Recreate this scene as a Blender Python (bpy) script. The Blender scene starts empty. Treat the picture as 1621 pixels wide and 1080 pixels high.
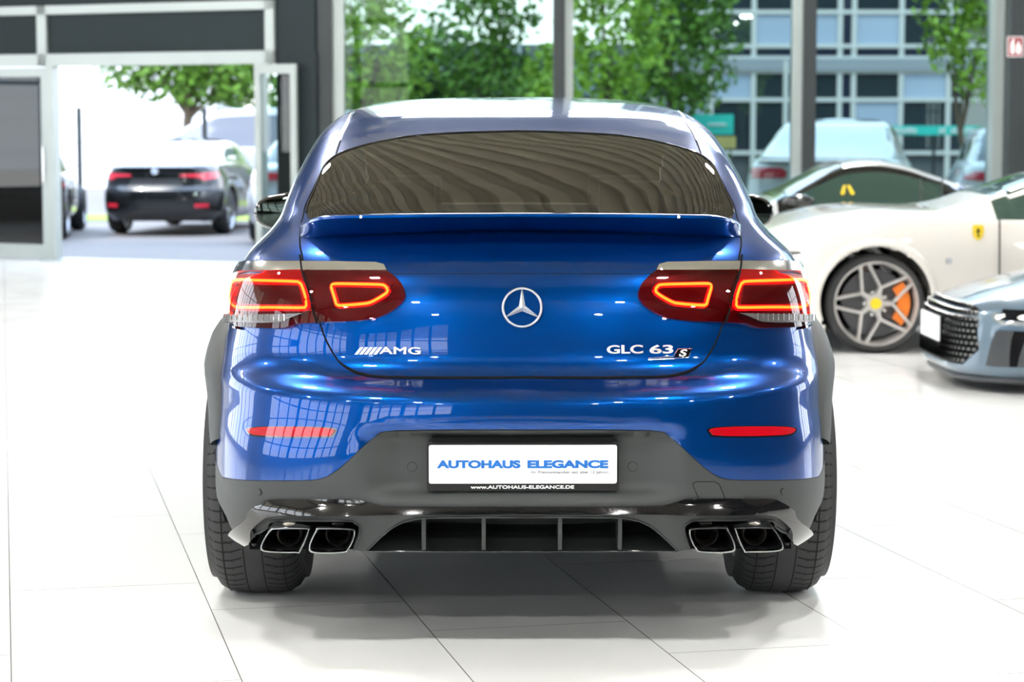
import bpy, bmesh, math, random
import numpy as np
from mathutils import Vector, Matrix
from mathutils.geometry import delaunay_2d_cdt
random.seed(7)
C = bpy.context.scene.collection
PI = math.pi
# ------------------------------------------------------------------ camera, world, lights, exposure
F = 3600.0                      # focal length in pixels of the 1621 px wide frame
CAMZ = 1.453
PITCH = math.atan(337 / F)
cd = bpy.data.cameras.new('camera'); cam = bpy.data.objects.new('camera', cd); C.objects.link(cam)
cam.location = (0, 0, CAMZ); cam.rotation_euler = (PI / 2 - PITCH, 0, 0)
cd.sensor_width = 36; cd.lens = 36 * F / 1621; cd.clip_end = 400
cd.dof.use_dof = True; cd.dof.focus_distance = 6.45; cd.dof.aperture_fstop = 4.6
S = bpy.context.scene
S.camera = cam
S.view_settings.view_transform = 'Standard'; S.view_settings.look = 'None'
S.view_settings.gamma = 1; S.view_settings.exposure = 1.25
w = bpy.data.worlds.new('sky'); S.world = w; w.use_nodes = True
nt = w.node_tree; bg = nt.nodes['Background']
tc = nt.nodes.new('ShaderNodeTexCoord'); sx = nt.nodes.new('ShaderNodeSeparateXYZ')
rp = nt.nodes.new('ShaderNodeValToRGB'); nt.links.new(tc.outputs['Generated'], sx.inputs[0])
cl = nt.nodes.new('ShaderNodeTexNoise'); cl.inputs['Scale'].default_value = 2.2; cl.inputs['Detail'].default_value = 6
ad = nt.nodes.new('ShaderNodeMath'); ad.operation = 'MULTIPLY_ADD'; ad.inputs[1].default_value = 0.5
nt.links.new(tc.outputs['Generated'], cl.inputs[0])
nt.links.new(cl.outputs[0], ad.inputs[0]); nt.links.new(sx.outputs[2], ad.inputs[2]); nt.links.new(ad.outputs[0], rp.inputs[0])
rp.color_ramp.elements[0].position = .2; rp.color_ramp.elements[0].color = (1, 1, 1, 1)
rp.color_ramp.elements[1].position = .95; rp.color_ramp.elements[1].color = (.55, .72, 1, 1)
nt.links.new(rp.outputs[0], bg.inputs[0]); bg.inputs[1].default_value = 2.6
sd = bpy.data.lights.new('sun', 'SUN'); sd.energy = 1.6; sd.angle = .03; sd.color = (1, .95, .86)
sun = bpy.data.objects.new('sun', sd); C.objects.link(sun); sun.rotation_euler = (math.radians(30), math.radians(-28), 0)

LAMP_POWER = 240.0
# ------------------------------------------------------------------ helpers
def new_obj(name, me, parent=None, mat=None):
    o = bpy.data.objects.new(name, me); C.objects.link(o)
    if parent is not None: o.parent = parent
    if mat is not None:
        me.materials.clear(); me.materials.append(mat)
    return o
def smooth(me, ang=None):
    me.polygons.foreach_set('use_smooth', [True] * len(me.polygons))
    if ang is not None: me.set_sharp_from_angle(angle=math.radians(ang))
def mesh(name, V, Fc, parent=None, mat=None, sm=None):
    me = bpy.data.meshes.new(name); me.from_pydata([tuple(v) for v in V], [], Fc); me.update()
    if sm: smooth(me, sm)
    return new_obj(name, me, parent, mat)
class MB:
    """collects shapes into one mesh"""
    def __init__(s): s.V = []; s.F = []
    def add(s, V, Fc):
        b = len(s.V); s.V += [tuple(v) for v in V]; s.F += [[i + b for i in f] for f in Fc]; return s
    def box(s, x0, x1, y0, y1, z0, z1, M=None):
        V = [Vector((x, y, z)) for z in (z0, z1) for y in (y0, y1) for x in (x0, x1)]
        if M: V = [M @ v for v in V]
        return s.add(V, [(0, 2, 3, 1), (4, 5, 7, 6), (0, 1, 5, 4), (2, 6, 7, 3), (0, 4, 6, 2), (1, 3, 7, 5)])
    def tube(s, pts, r, n=8, closed=False, flat=None):
        pts = [Vector(p) for p in pts]; m = len(pts); V = []; up0 = Vector((0, 0, 1))
        for i, p in enumerate(pts):
            a = pts[(i - 1) % m] if (closed or i) else p; b = pts[(i + 1) % m] if (closed or i < m - 1) else p
            t = (b - a).normalized(); u = t.cross(up0 if abs(t.z) < .9 else Vector((0, 1, 0))).normalized(); v = t.cross(u)
            rr = r[i] if isinstance(r, (list, tuple)) else r
            for k in range(n):
                an = 2 * PI * k / n; V.append(p + u * math.cos(an) * rr + v * math.sin(an) * rr)
        Fc = []
        for i in range(m if closed else m - 1):
            for k in range(n):
                j = (i + 1) % m
                Fc.append((i * n + k, i * n + (k + 1) % n, j * n + (k + 1) % n, j * n + k))
        if not closed: Fc += [tuple(range(n))[::-1], tuple((m - 1) * n + k for k in range(n))]
        return s.add(V, Fc)
    def lathe(s, prof, n=48, M=None, a0=0, a1=2 * PI):
        """prof: (radius, axial); axis = x"""
        V = []; full = abs(a1 - a0 - 2 * PI) < 1e-6; m = len(prof); cnt = n if full else n + 1
        for k in range(cnt):
            an = a0 + (a1 - a0) * k / n
            for r, a in prof:
                v = Vector((a, r * math.cos(an), r * math.sin(an))); V.append(M @ v if M else v)
        Fc = []
        for k in range(n):
            k2 = (k + 1) % cnt
            for i in range(m - 1): Fc.append((k * m + i, k * m + i + 1, k2 * m + i + 1, k2 * m + i))
        return s.add(V, Fc)
    def ico(s, c, r, sub=2, jit=0, sc=(1, 1, 1)):
        bm = bmesh.new(); bmesh.ops.create_icosphere(bm, subdivisions=sub, radius=1)
        V = []
        for v in bm.verts:
            q = r * (1 + random.uniform(-jit, jit)); V.append((c[0] + v.co.x * q * sc[0], c[1] + v.co.y * q * sc[1], c[2] + v.co.z * q * sc[2]))
        Fc = [[v.index for v in f.verts] for f in bm.faces]; bm.free(); return s.add(V, Fc)
    def prism(s, poly, y0, y1, M=None):
        """poly in x,z extruded along y"""
        n = len(poly); V = [Vector((p[0], y, p[1])) for y in (y0, y1) for p in poly]
        if M: V = [M @ v for v in V]
        Fc = [tuple(range(n)), tuple(range(2 * n - 1, n - 1, -1))] + [(i, i + n, (i + 1) % n + n, (i + 1) % n) for i in range(n)]
        return s.add(V, Fc)
    def build(s, name, mat=None, parent=None, sm=None, fix=True):
        o = mesh(name, s.V, s.F, parent, mat)
        if fix:
            bm = bmesh.new(); bm.from_mesh(o.data); bmesh.ops.recalc_face_normals(bm, faces=bm.faces); bm.to_mesh(o.data); bm.free()
        if sm: smooth(o.data, sm)
        return o
def tag(o, label=None, cat=None, group=None, kind=None):
    if label: o['label'] = label
    if cat: o['category'] = cat
    if group: o['group'] = group
    if kind: o['kind'] = kind
    return o
def thing(name, label, cat, loc=(0, 0, 0), rz=0, group=None):
    o = bpy.data.objects.new(name, None); C.objects.link(o); o.location = loc; o.rotation_euler = (0, 0, rz)
    o.empty_display_size = .2
    return tag(o, label, cat, group)
def struct(o): o['kind'] = 'structure'; return o
def ray(px, py):
    a = (px - 810.5) / F; b = (540 - py) / F
    return Vector((a, math.cos(PITCH) + b * math.sin(PITCH), -math.sin(PITCH) + b * math.cos(PITCH)))
def at(px, py, Y):
    d = ray(px, py); k = Y / d.y; return Vector((d.x * k, Y, CAMZ + d.z * k))
def ground(px, py, z=0):
    d = ray(px, py); k = (z - CAMZ) / d.z; return Vector((d.x * k, d.y * k, z))
# ------------------------------------------------------------------ materials
def _in(n, *names):
    for k in names:
        if k in n.inputs: return n.inputs[k]
def mat(name, col, rough=.5, metal=0, coat=0, crough=.03, cior=1.5, em=None, es=0, ior=1.5, noise=0, nscale=40, bump=0, bscale=300, spec=.5):
    m = bpy.data.materials.new(name); m.use_nodes = True; t = m.node_tree; p = t.nodes['Principled BSDF']
    p.inputs['Base Color'].default_value = (*col, 1); p.inputs['Roughness'].default_value = rough
    p.inputs['Metallic'].default_value = metal; p.inputs['IOR'].default_value = ior
    p.inputs['Coat Weight'].default_value = coat; p.inputs['Coat Roughness'].default_value = crough; p.inputs['Coat IOR'].default_value = cior
    p.inputs['Specular IOR Level'].default_value = spec
    if em: p.inputs['Emission Color'].default_value = (*em, 1); p.inputs['Emission Strength'].default_value = es
    if noise or bump:
        c = t.nodes.new('ShaderNodeTexCoord')
    if noise:
        n = t.nodes.new('ShaderNodeTexNoise'); n.inputs['Scale'].default_value = nscale; n.inputs['Detail'].default_value = 4
        r = t.nodes.new('ShaderNodeMixRGB'); r.inputs[1].default_value = (*[min(1, k * (1 - noise)) for k in col], 1)
        r.inputs[2].default_value = (*[min(1, k * (1 + noise)) for k in col], 1)
        t.links.new(c.outputs['Object'], n.inputs[0]); t.links.new(n.outputs[0], r.inputs[0]); t.links.new(r.outputs[0], p.inputs['Base Color'])
    if bump:
        n = t.nodes.new('ShaderNodeTexNoise'); n.inputs['Scale'].default_value = bscale
        b = t.nodes.new('ShaderNodeBump'); b.inputs['Strength'].default_value = bump; b.inputs['Distance'].default_value = .002
        t.links.new(c.outputs['Object'], n.inputs[0]); t.links.new(n.outputs[0], b.inputs['Height']); t.links.new(b.outputs[0], p.inputs['Normal'])
    return m
def glass(name, tint, rough=.0, ior=1.5, gcol=(1, 1, 1)):
    """thin sheet of glass: tinted see-through with a fresnel mirror"""
    m = bpy.data.materials.new(name); m.use_nodes = True; t = m.node_tree; t.nodes.clear()
    o = t.nodes.new('ShaderNodeOutputMaterial'); mx = t.nodes.new('ShaderNodeMixShader'); tr = t.nodes.new('ShaderNodeBsdfTransparent')
    g = t.nodes.new('ShaderNodeBsdfGlossy'); f = t.nodes.new('ShaderNodeFresnel')
    tr.inputs[0].default_value = (*tint, 1); g.inputs[0].default_value = (*gcol, 1); g.inputs[1].default_value = rough; f.inputs[0].default_value = ior
    t.links.new(f.outputs[0], mx.inputs[0]); t.links.new(tr.outputs[0], mx.inputs[1]); t.links.new(g.outputs[0], mx.inputs[2]); t.links.new(mx.outputs[0], o.inputs[0])
    return m
BLUE = mat('blue_metallic_paint', (.0, .046, .235), .28, .78, 1, .012, 1.45, spec=0)
BLACKPL = mat('dark_textured_plastic', (.028, .032, .032), .5, 0, bump=.25, bscale=900)
GLOSSBK = mat('gloss_black', (.004, .004, .005), .08, 0, 1, .01)
MATTBK = mat('matt_black', (.005, .005, .006), .8, noise=.3, spec=.1)
CHROME = mat('chrome', (.88, .88, .88), .13, 1)
BADGE = mat('badge_chrome', (.90, .90, .90), .34, 1)
DCHROME = mat('dark_chrome', (.30, .31, .31), .18, 1)
STEEL = mat('brushed_steel', (.6, .55, .5), .28, 1, noise=.15, nscale=60)
RUBBER = mat('tyre_rubber', (.022, .023, .024), .62, 0, bump=.2, bscale=500)
GROOVE = mat('tyre_groove', (.004, .004, .004), .9, noise=.2)
RIM = mat('alloy_rim', (.34, .34, .35), .3, .9)
PRIV = glass('privacy_glass', (.20, .21, .19), 0, 2.15, (.92, .90, .80))
CARGL = glass('car_glass', (.30, .36, .33), 0, 1.5)
DARKGL = mat('dark_car_glass', (.012, .02, .018), .03, 0, 1, .0)
REDLAMP = mat('red_lamp_housing', (.20, .002, .006), .35, .1, bump=.5, bscale=160, em=(1, .01, .02), es=.04, spec=.2)
DREDLAMP = mat('dark_red_lamp_housing', (.055, .0, .004), .3, .2, spec=.1)
LENS = glass('red_lamp_lens', (1, .36, .40), 0, 1.45)
CLEAR = glass('clear_lens', (.9, .9, .9), 0, 1.5)
LED = mat('led_light_guide', (.9, .2, .05), .4, em=(1, .20, .012), es=3.6)
LEDHALO = mat('led_red_glow', (.5, .01, .01), .4, em=(1, .012, .012), es=.75)
REFL = mat('red_reflector', (.42, .0, .006), .22, 0, 1, bump=.35, bscale=240, spec=.1)
RIBGREY = mat('reverse_lamp_grey', (.16, .15, .15), .25, .6, bump=.6, bscale=120)
WHITEPL = mat('white_plate', (.95, .96, .97), .35, em=(1, 1, 1), es=.0)
BLUETXT = mat('blue_print', (.0, .12, .44), .5, noise=.02)
GREYTXT = mat('grey_print', (.16, .16, .17), .5, noise=.02)
WHITETXT = mat('white_print', (.9, .9, .9), .5, noise=.02)
# ------------------------------------------------------------------ floor, ceiling, walls
def floor_mat():
    m = mat('porcelain_tiles', (.86, .87, .86), .16, 0); t = m.node_tree; p = t.nodes['Principled BSDF']; L = t.links
    c = t.nodes.new('ShaderNodeTexCoord'); mp = t.nodes.new('ShaderNodeVectorRotate'); mp.rotation_type = 'Z_AXIS'; mp.inputs['Angle'].default_value = -math.radians(12.6)
    L.new(c.outputs['Object'], mp.inputs[0]); s = t.nodes.new('ShaderNodeSeparateXYZ'); L.new(mp.outputs[0], s.inputs[0])
    def M(op, a, b=None, c2=None):
        n = t.nodes.new('ShaderNodeMath'); n.operation = op
        for i, v in enumerate((a, b, c2)):
            if v is None: continue
            if isinstance(v, (int, float)): n.inputs[i].default_value = v
            else: L.new(v, n.inputs[i])
        return n.outputs[0]
    u, v = s.outputs[0], s.outputs[1]
    un = M('DIVIDE', M('ADD', u, .004), .594); col = M('FLOOR', un); fu = M('SUBTRACT', un, col)
    vn = M('DIVIDE', M('ADD', M('SUBTRACT', v, 7.24), M('MULTIPLY', col, .425)), 1.32); row = M('FLOOR', vn); fv = M('SUBTRACT', vn, row)
    du = M('MULTIPLY', M('MINIMUM', fu, M('SUBTRACT', 1, fu)), .594); dv = M('MULTIPLY', M('MINIMUM', fv, M('SUBTRACT', 1, fv)), 1.32)
    g = M('LESS_THAN', M('MINIMUM', du, dv), .0016)
    cv = t.nodes.new('ShaderNodeCombineXYZ'); L.new(col, cv.inputs[0]); L.new(row, cv.inputs[1])
    wn = t.nodes.new('ShaderNodeTexWhiteNoise'); L.new(cv.outputs[0], wn.inputs[0])
    nz = t.nodes.new('ShaderNodeTexNoise'); nz.inputs['Scale'].default_value = 3; nz.inputs['Detail'].default_value = 6; L.new(c.outputs['Object'], nz.inputs[0])
    val = M('ADD', M('MULTIPLY', wn.outputs[0], .05), M('MULTIPLY', nz.outputs[0], .05))
    r = t.nodes.new('ShaderNodeMixRGB'); r.inputs[1].default_value = (.87, .88, .87, 1); r.inputs[2].default_value = (.5, .5, .48, 1); L.new(val, r.inputs[0])
    r2 = t.nodes.new('ShaderNodeMixRGB'); L.new(g, r2.inputs[0]); L.new(r.outputs[0], r2.inputs[1]); r2.inputs[2].default_value = (.16, .16, .15, 1)
    L.new(r2.outputs[0], p.inputs['Base Color']); L.new(M('MULTIPLY_ADD', nz.outputs[0], .12, .10), p.inputs['Roughness'])
    return m
ALU = mat('light_aluminium', (.33, .37, .36), .4, .25, noise=.05, nscale=3)
DKMETAL = mat('anthracite_metal', (.022, .028, .030), .45, .2, noise=.08, nscale=4)
DKPANEL = mat('dark_grey_panel', (.012, .019, .021), .6, 0, noise=.12, nscale=1.2, spec=.2)
WALLW = mat('white_plaster', (.34, .34, .33), .8, noise=.04, nscale=6)
WALLG = mat('grey_plaster', (.045, .048, .05), .8, noise=.06, nscale=6)
DECK = mat('brown_grey_deck', (.30, .275, .22), .55, .1, noise=.10, nscale=2)
SHOPGL = glass('shop_glass', (.235, .31, .295), 0, 1.28)
DOORGL = glass('door_glass', (.42, .52, .50), 0, 1.5)
DARKDOOR = glass('smoked_door_glass', (.012, .018, .02), 0, 1.45)
CLRGL = glass('clear_window_glass', (.95, .97, .96), 0, 1.45)
# glass front: left wall plane turned away, right wall frontal
XL, YL = -1.744, 23.65
def lw(px, py, off=0):
    """a point of the left (door) wall seen at a pixel"""
    d = ray(px, py); n = Vector((.45, 1, 0)); k = ((XL * .45 + YL) + off * 1.0966) / (d.x * n.x + d.y * n.y)
    return Vector((d.x * k, d.y * k, CAMZ + d.z * k))
def lwx(px): return lw(px, 203)
ang = math.atan(.45)       # left wall axis: along (1,-.45)
ML = Matrix.Translation((XL, YL, 0)) @ Matrix.Rotation(-ang, 4, 'Z')       # local x along wall, y outward
def lu(px): q = ML.inverted() @ lwx(px); return q.x
def lz(px, py): return lw(px, py).z
RY = 24.0
def rx(px): return (px - 810.5) / F * RY
fl = MB().add([(-15, -13, 0), (17, -13, 0), (17, 24.02, 0), (-1.9, 24.02, 0), (-1.9, 23.72, 0), (-15, 29.63, 0)], [(0, 1, 2, 3, 4, 5)]).build('floor', floor_mat()); struct(fl)
paving = mat('paving_setts', (.17, .155, .145), .8, noise=.25, nscale=14, bump=.6, bscale=20)
og = MB().add([(-60, 22, -.12), (60, 22, -.12), (60, 140, -.12), (-60, 140, -.12)], [(0, 1, 2, 3)]).build('outdoor_paving', paving); struct(og)
H = 6.6
# corrugated deck ceiling: trapezoid ribs running obliquely
Vv = []; Ff = []
rot = Matrix.Rotation(math.radians(12.6), 4, 'Z'); prof = []; x = -26
while x < 26:
    prof += [(x, H), (x + .13, H), (x + .16, H + .11), (x + .27, H + .11)]; x += .30
n = len(prof)
for y in (-26, 18.5):
    for (px_, pz_) in prof: Vv.append(rot @ Vector((px_, y, pz_)) + Vector((1, 5, 0)))
Ff = [(i, i + 1, n + i + 1, n + i) for i in range(n - 1)]
ceil = mesh('ceiling', Vv, Ff, None, DECK); struct(ceil)
# roof above deck so that no sky leaks
struct(MB().box(-17, 18, -14, 24.4, H + .12, H + .3).box(-17, -1.5, 24.4, 27, H + .12, H + .3).build('ceiling_roof_slab', DKPANEL))
# ceiling beams
bm_ = MB()
for y in (-11, -3, 21):
    bm_.box(-15, 17, y - .12, y + .12, H - .45, H - .02)
struct(bm_.build('ceiling_beams', DKMETAL))
# back wall, side walls with window openings
def wall_with_windows(name, M, L, h, wins, m, th=.25):
    """wall along local x 0..L; wins list (x0,x1,z0,z1) sorted"""
    b = MB(); x = 0
    for (x0, x1, z0, z1) in wins:
        b.box(x, x0, 0, th, 0, h, M); b.box(x0, x1, 0, th, 0, z0, M); b.box(x0, x1, 0, th, z1, h, M); x = x1
    b.box(x, L, 0, th, 0, h, M)
    return struct(b.build(name, m))
wn = [0]
def window(M, x0, x1, z0, z1, nx, nz, gm=None, fm=None, bw=.05, y=.1):
    wn[0] += 1
    fr = MB()
    for i in range(nx + 1):
        x = x0 + (x1 - x0) * i / nx; ww = bw * (2.2 if i % 3 == 0 else 1); fr.box(x - ww, x + ww, y - .06, y + .06, z0, z1, M)
    for i in range(nz + 1):
        z = z0 + (z1 - z0) * i / nz; fr.box(x0, x1, y - .05, y + .05, z - bw * .6, z + bw * .6, M)
    o = struct(fr.build('window_%d' % wn[0], fm or DKMETAL))
    g = MB().add([M @ Vector(v) for v in ((x0, y, z0), (x1, y, z0), (x1, y, z1), (x0, y, z1))], [(0, 1, 2, 3)]).build('window_pane', gm or CLRGL, o)
    return o
MBk = Matrix.Translation((17, -13, 0)) @ Matrix.Rotation(PI, 4, 'Z')      # back wall local x from right to left
wall_with_windows('wall_back', MBk, 32, H, [(19.5, 31, .9, 6.0)], WALLG)
window(MBk, 19.5, 31, .9, 6.0, 7, 3, bw=.12)
MLf = Matrix.Translation((-15, -13, 0)) @ Matrix.Rotation(PI / 2, 4, 'Z')
wall_with_windows('wall_left', MLf, 42.7, H, [(2, 20, .9, 6.0), (24, 38, .5, 5.5)], WALLW)
window(MLf, 2, 20, .9, 6.0, 9, 3, bw=.11); window(MLf, 24, 38, .5, 5.5, 10, 3)
MRt = Matrix.Translation((17, 24.2, 0)) @ Matrix.Rotation(-PI / 2, 4, 'Z')
wall_with_windows('wall_right', MRt, 37.2, H, [(3, 8, .6, 5.2)], WALLG)
window(MRt, 3, 8, .6, 5.2, 4, 3)
# front glazing right
MF = Matrix.Translation((0, RY, 0))
g1 = MB()
xs = [rx(547), rx(875), rx(1285), rx(1560), 17]
fw = MB(); fw.box(rx(547), 17, -.1, .12, 4.9, H); fw.box(rx(547), 17, -.08, .1, 0, .12); struct(fw.build('wall_front', DKMETAL))
tn = [0]
def trim(b, m):
    tn[0] += 1; return struct(b.build('trim_%d' % tn[0], m))
def post(px0, px1, m, y0=-.1, y1=.1, z1=H):
    return trim(MB().box(rx(px0), rx(px1), RY + y0, RY + y1, 0, z1), m)
post(530, 547, ALU); post(500, 530, DKMETAL, -.16, .16)
post(875, 893, DKMETAL, -.2, .1); post(893, 906, ALU)
post(1250, 1265, ALU); post(1265, 1285, DKMETAL, -.2, .1)
post(1560, 1576, ALU, -.25, .1)
for k in range(4): post(2030 + k * 340, 2046 + k * 340, DKMETAL)
wn[0] += 1
wf = MB().box(rx(547), 17, -.02, .0, H - 1, H - .9, MF).build('window_%d' % wn[0], DKMETAL); struct(wf)
for a, b in ((547, 875), (906, 1250), (1285, 1560), (1640, 2030), (2046, 2370), (2386, 2710)):
    MB().add([(rx(a), RY, .1), (rx(b), RY, .1), (rx(b), RY, 4.9), (rx(a), RY, 4.9)], [(0, 1, 2, 3)]).build('window_pane', SHOPGL, wf)
# dark cladded pillar at the right with the fire point sign
pil = struct(MB().box(rx(1576), rx(1576) + .75, RY - .55, RY + .1, 0, H).build('wall_pillar', DKMETAL))
# ---- left wall with door
b = MB()
def lbox(b, px0, px1, z0, z1, y0=-.06, y1=.06): b.box(lu(px0), lu(px1), y0, y1, z0, z1, ML)
zt = lz(250, 86); zh = lz(250, 103); ztp = lz(250, 19); zb0 = lz(250, 5)
b = MB(); lbox(b, -1700, 500, zt, 6.6, -.02, .04); lbox(b, 440, 502, 0, zt, -.02, .04); lbox(b, -1700, -330, 0, zt, -.02, .04)
struct(b.build('wall_front_left', DKPANEL))
b = MB()
for a in (-300, 66, 425): lbox(b, a, a + 14, zh, zb0)
lbox(b, -300, 439, ztp, zb0); lbox(b, -300, 439, zh, zt + .02)
trim(b, ALU)
b = MB(); lbox(b, -700, 500, 3.3, 3.45, -.08, .08); trim(b, ALU)
b = MB(); lbox(b, 78, 90, 0, zh); lbox(b, 413, 420, 0, zh, -.05, .05); trim(b, ALU)
struct(MB().box(lu(80), lu(430), -.25, .3, 0.0, .012, ML).build('trim_threshold', ALU))
# fixed leaves left
def leaf(n, a, b_, z1, M, w_=.085, gm=DOORGL):
    fr = MB(); fr.box(a, a + w_, -.03, .03, .01, z1, M); fr.box(b_ - w_, b_, -.03, .03, .01, z1, M)
    fr.box(a + w_, b_ - w_, -.03, .03, z1 - .1, z1, M); fr.box(a + w_, b_ - w_, -.03, .03, .01, .17, M)
    o = struct(fr.build('door_%d' % n, ALU))
    MB().add([M @ Vector(v) for v in ((a + w_, 0, .17), (b_ - w_, 0, .17), (b_ - w_, 0, z1 - .1), (a + w_, 0, z1 - .1))], [(0, 1, 2, 3)]).build('door_pane', gm, o)
    hd = MB().tube([M @ Vector((b_ - w_ * .5, -.06, .85)), M @ Vector((b_ - w_ * .5, -.06, 1.25))], .012).build('door_handle', CHROME, o, 30)
    return o
leaf(1, lu(-45), lu(78), zh - .01, ML, gm=DARKDOOR)
leaf(2, lu(-330), lu(-48), zh - .01, ML, gm=DARKDOOR)
# open leaf: hinged at the right jamb, swung outwards a little short of square
MD = Matrix.Translation(ML @ Vector((lu(478), -.10, 0))) @ Matrix.Rotation(PI - math.radians(14), 4, 'Z')
leaf(3, 0, .46, zh - .01, MD, .065)
# ceiling lamps
LAMPM = mat('lamp_tube', (1, 1, 1), .4, em=(1, .985, .96), es=LAMP_POWER)
LHOUS = mat('lamp_housing', (.5, .5, .5), .4, .3, noise=.05)
def lamp(x, y, proto=[None]):
    if proto[0] is None:
        t = thing('ceiling_lamp', 'square ceiling lamp hanging under the corrugated showroom ceiling', 'lamp', (x, y, H - .75), 0, 'showroom ceiling lamps')
        MB().box(-.24, .24, -.20, .20, .03, .12).build('lamp_housing', LHOUS, t)
        MB().box(-.20, .20, -.16, .16, .0, .03).build('diffuser', LAMPM, t)
        for q in (-.2, .2): MB().tube([(q, 0, .12), (q, 0, .73)], .006).build('suspension_wire', DKMETAL, t)
        proto[0] = t; return
    t = proto[0].copy(); C.objects.link(t); t.location = (x, y, H - .75)
    for ch in proto[0].children:
        c = ch.copy(); c.parent = t; C.objects.link(c)
for i in range(4):
    for j in range(6):
        lamp(-9.3 + i * 6.2, -9.0 + j * 6.0) if i < 5 else None
# ================================================================== the blue coupe SUV
CARY = 6.18; CARX = .0284; YAW = .0069
AXR = .915; WB = 2.873
# z, rear centre s, s of greatest width, half width, corner power, front centre s
ST = np.array([
 (.20, .12, .93, .78, 3.2, 4.50), (.30, .04, .94, .91, 3.4, 4.64), (.42, .01, .95, .93, 3.3, 4.70), (.55, .00, .95, .93, 3.1, 4.72),
 (.66, .00, .95, .925, 2.85, 4.70), (.712, .006, .95, .924, 2.8, 4.69), (.730, .03, .95, .923, 2.8, 4.68), (.765, .105, .95, .918, 2.85, 4.66),
 (.80, .132, .96, .912, 2.85, 4.6), (.88, .145, .97, .895, 2.9, 4.45), (.96, .16, .98, .880, 2.9, 4.15), (1.035, .19, 1.05, .862, 3.0, 3.85),
 (1.08, .235, 1.1, .836, 3.2, 3.74), (1.11, .28, 1.2, .808, 3.5, 3.66), (1.14, .335, 1.35, .782, 3.8, 3.59), (1.18, .42, 1.6, .762, 4.2, 3.52),
 (1.23, .535, 1.75, .747, 4.8, 3.43), (1.29, .68, 1.85, .729, 5.0, 3.31), (1.35, .85, 1.95, .708, 5.0, 3.19), (1.40, 1.03, 2.02, .690, 4.8, 3.10), (1.434, 1.19, 2.08, .676, 4.6, 3.03),
 (1.465, 1.355, 2.15, .656, 4.2, 2.97), (1.495, 1.53, 2.25, .628, 3.9, 2.93), (1.520, 1.74, 2.4, .590, 3.6, 2.90), (1.545, 2.05, 2.5, .52, 3.0, 2.87), (1.560, 2.32, 2.6, .42, 2.6, 2.84),
 (1.570, 2.56, 2.70, .25, 2.2, 2.81), (1.575, 2.76, 2.77, .02, 2.0, 2.78)])
vv = np.concatenate([[0], np.cumsum(np.hypot(np.diff(ST[:, 0]), np.maximum(np.abs(np.diff(ST[:, 1])) * .9, np.abs(np.diff(ST[:, 3])) * .8)))])
VMAX = vv[-1]
def pchip(x, y, xq):
    h = np.diff(x); d = np.diff(y) / h; m = np.zeros_like(y)
    for i in range(1, len(x) - 1):
        if d[i - 1] * d[i] > 0:
            w1 = 2 * h[i] + h[i - 1]; w2 = h[i] + 2 * h[i - 1]; m[i] = (w1 + w2) / (w1 / d[i - 1] + w2 / d[i])
    m[0] = d[0]; m[-1] = d[-1]
    i = np.clip(np.searchsorted(x, xq) - 1, 0, len(x) - 2); t = (xq - x[i]) / h[i]
    return (1 + 2 * t) * (1 - t) ** 2 * y[i] + t * (1 - t) ** 2 * h[i] * m[i] + t * t * (3 - 2 * t) * y[i + 1] + t * t * (t - 1) * h[i] * m[i + 1]
NV, NT = 420, 401
VG = np.linspace(0, VMAX, NV)
COL = [pchip(vv, ST[:, k].copy(), VG) for k in range(6)]
th = np.concatenate([np.linspace(0, .12, 120, endpoint=False), np.linspace(.12, PI / 2 - .12, 400, endpoint=False), np.linspace(PI / 2 - .12, PI / 2, 300)])
TAB = np.zeros((NV, NT, 3))         # t 0..2 -> x, s, z
def quarter(Wd, Ln, n, cnt):
    x = np.sin(th) ** (2 / n); y = 1 - np.maximum(np.cos(th), 0) ** (2 / n); y[-1] = 1; X = x * Wd; Y = y * Ln
    L = np.concatenate([[0], np.cumsum(np.hypot(np.diff(X), np.diff(Y)))]); q = np.linspace(0, L[-1], cnt)
    return np.interp(q, L, X), np.interp(q, L, Y)
for i in range(NV):
    z, sc, sw, W_, n, sf = [c[i] for c in COL]
    X, Y = quarter(W_, max(sw - sc, 1e-4), n, 201); TAB[i, :201, 0] = X; TAB[i, :201, 1] = sc + Y
    nf = 4.6 if z < .9 else (3.6 if z < 1.2 else 4.2)
    X, Y = quarter(W_, max(sf - sw, 1e-4), nf, 201); TAB[i, 200:, 0] = X[::-1]; TAB[i, 200:, 1] = (sf - Y)[::-1]
    TAB[i, :, 2] = z
def sst(x, a, b): t = np.clip((x - a) / (b - a), 0, 1); return t * t * (3 - 2 * t)
X_, S_, Z_ = TAB[..., 0].copy(), TAB[..., 1], TAB[..., 2]
rear = (S_ < .9)
# recess round the number plate in the black insert, hollow under the spoiler, soft side crease
TAB[..., 1] += .05 * (1 - sst(X_, .33, .47)) * sst(Z_, .425, .47) * (1 - sst(Z_, .600, .628)) * rear
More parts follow.
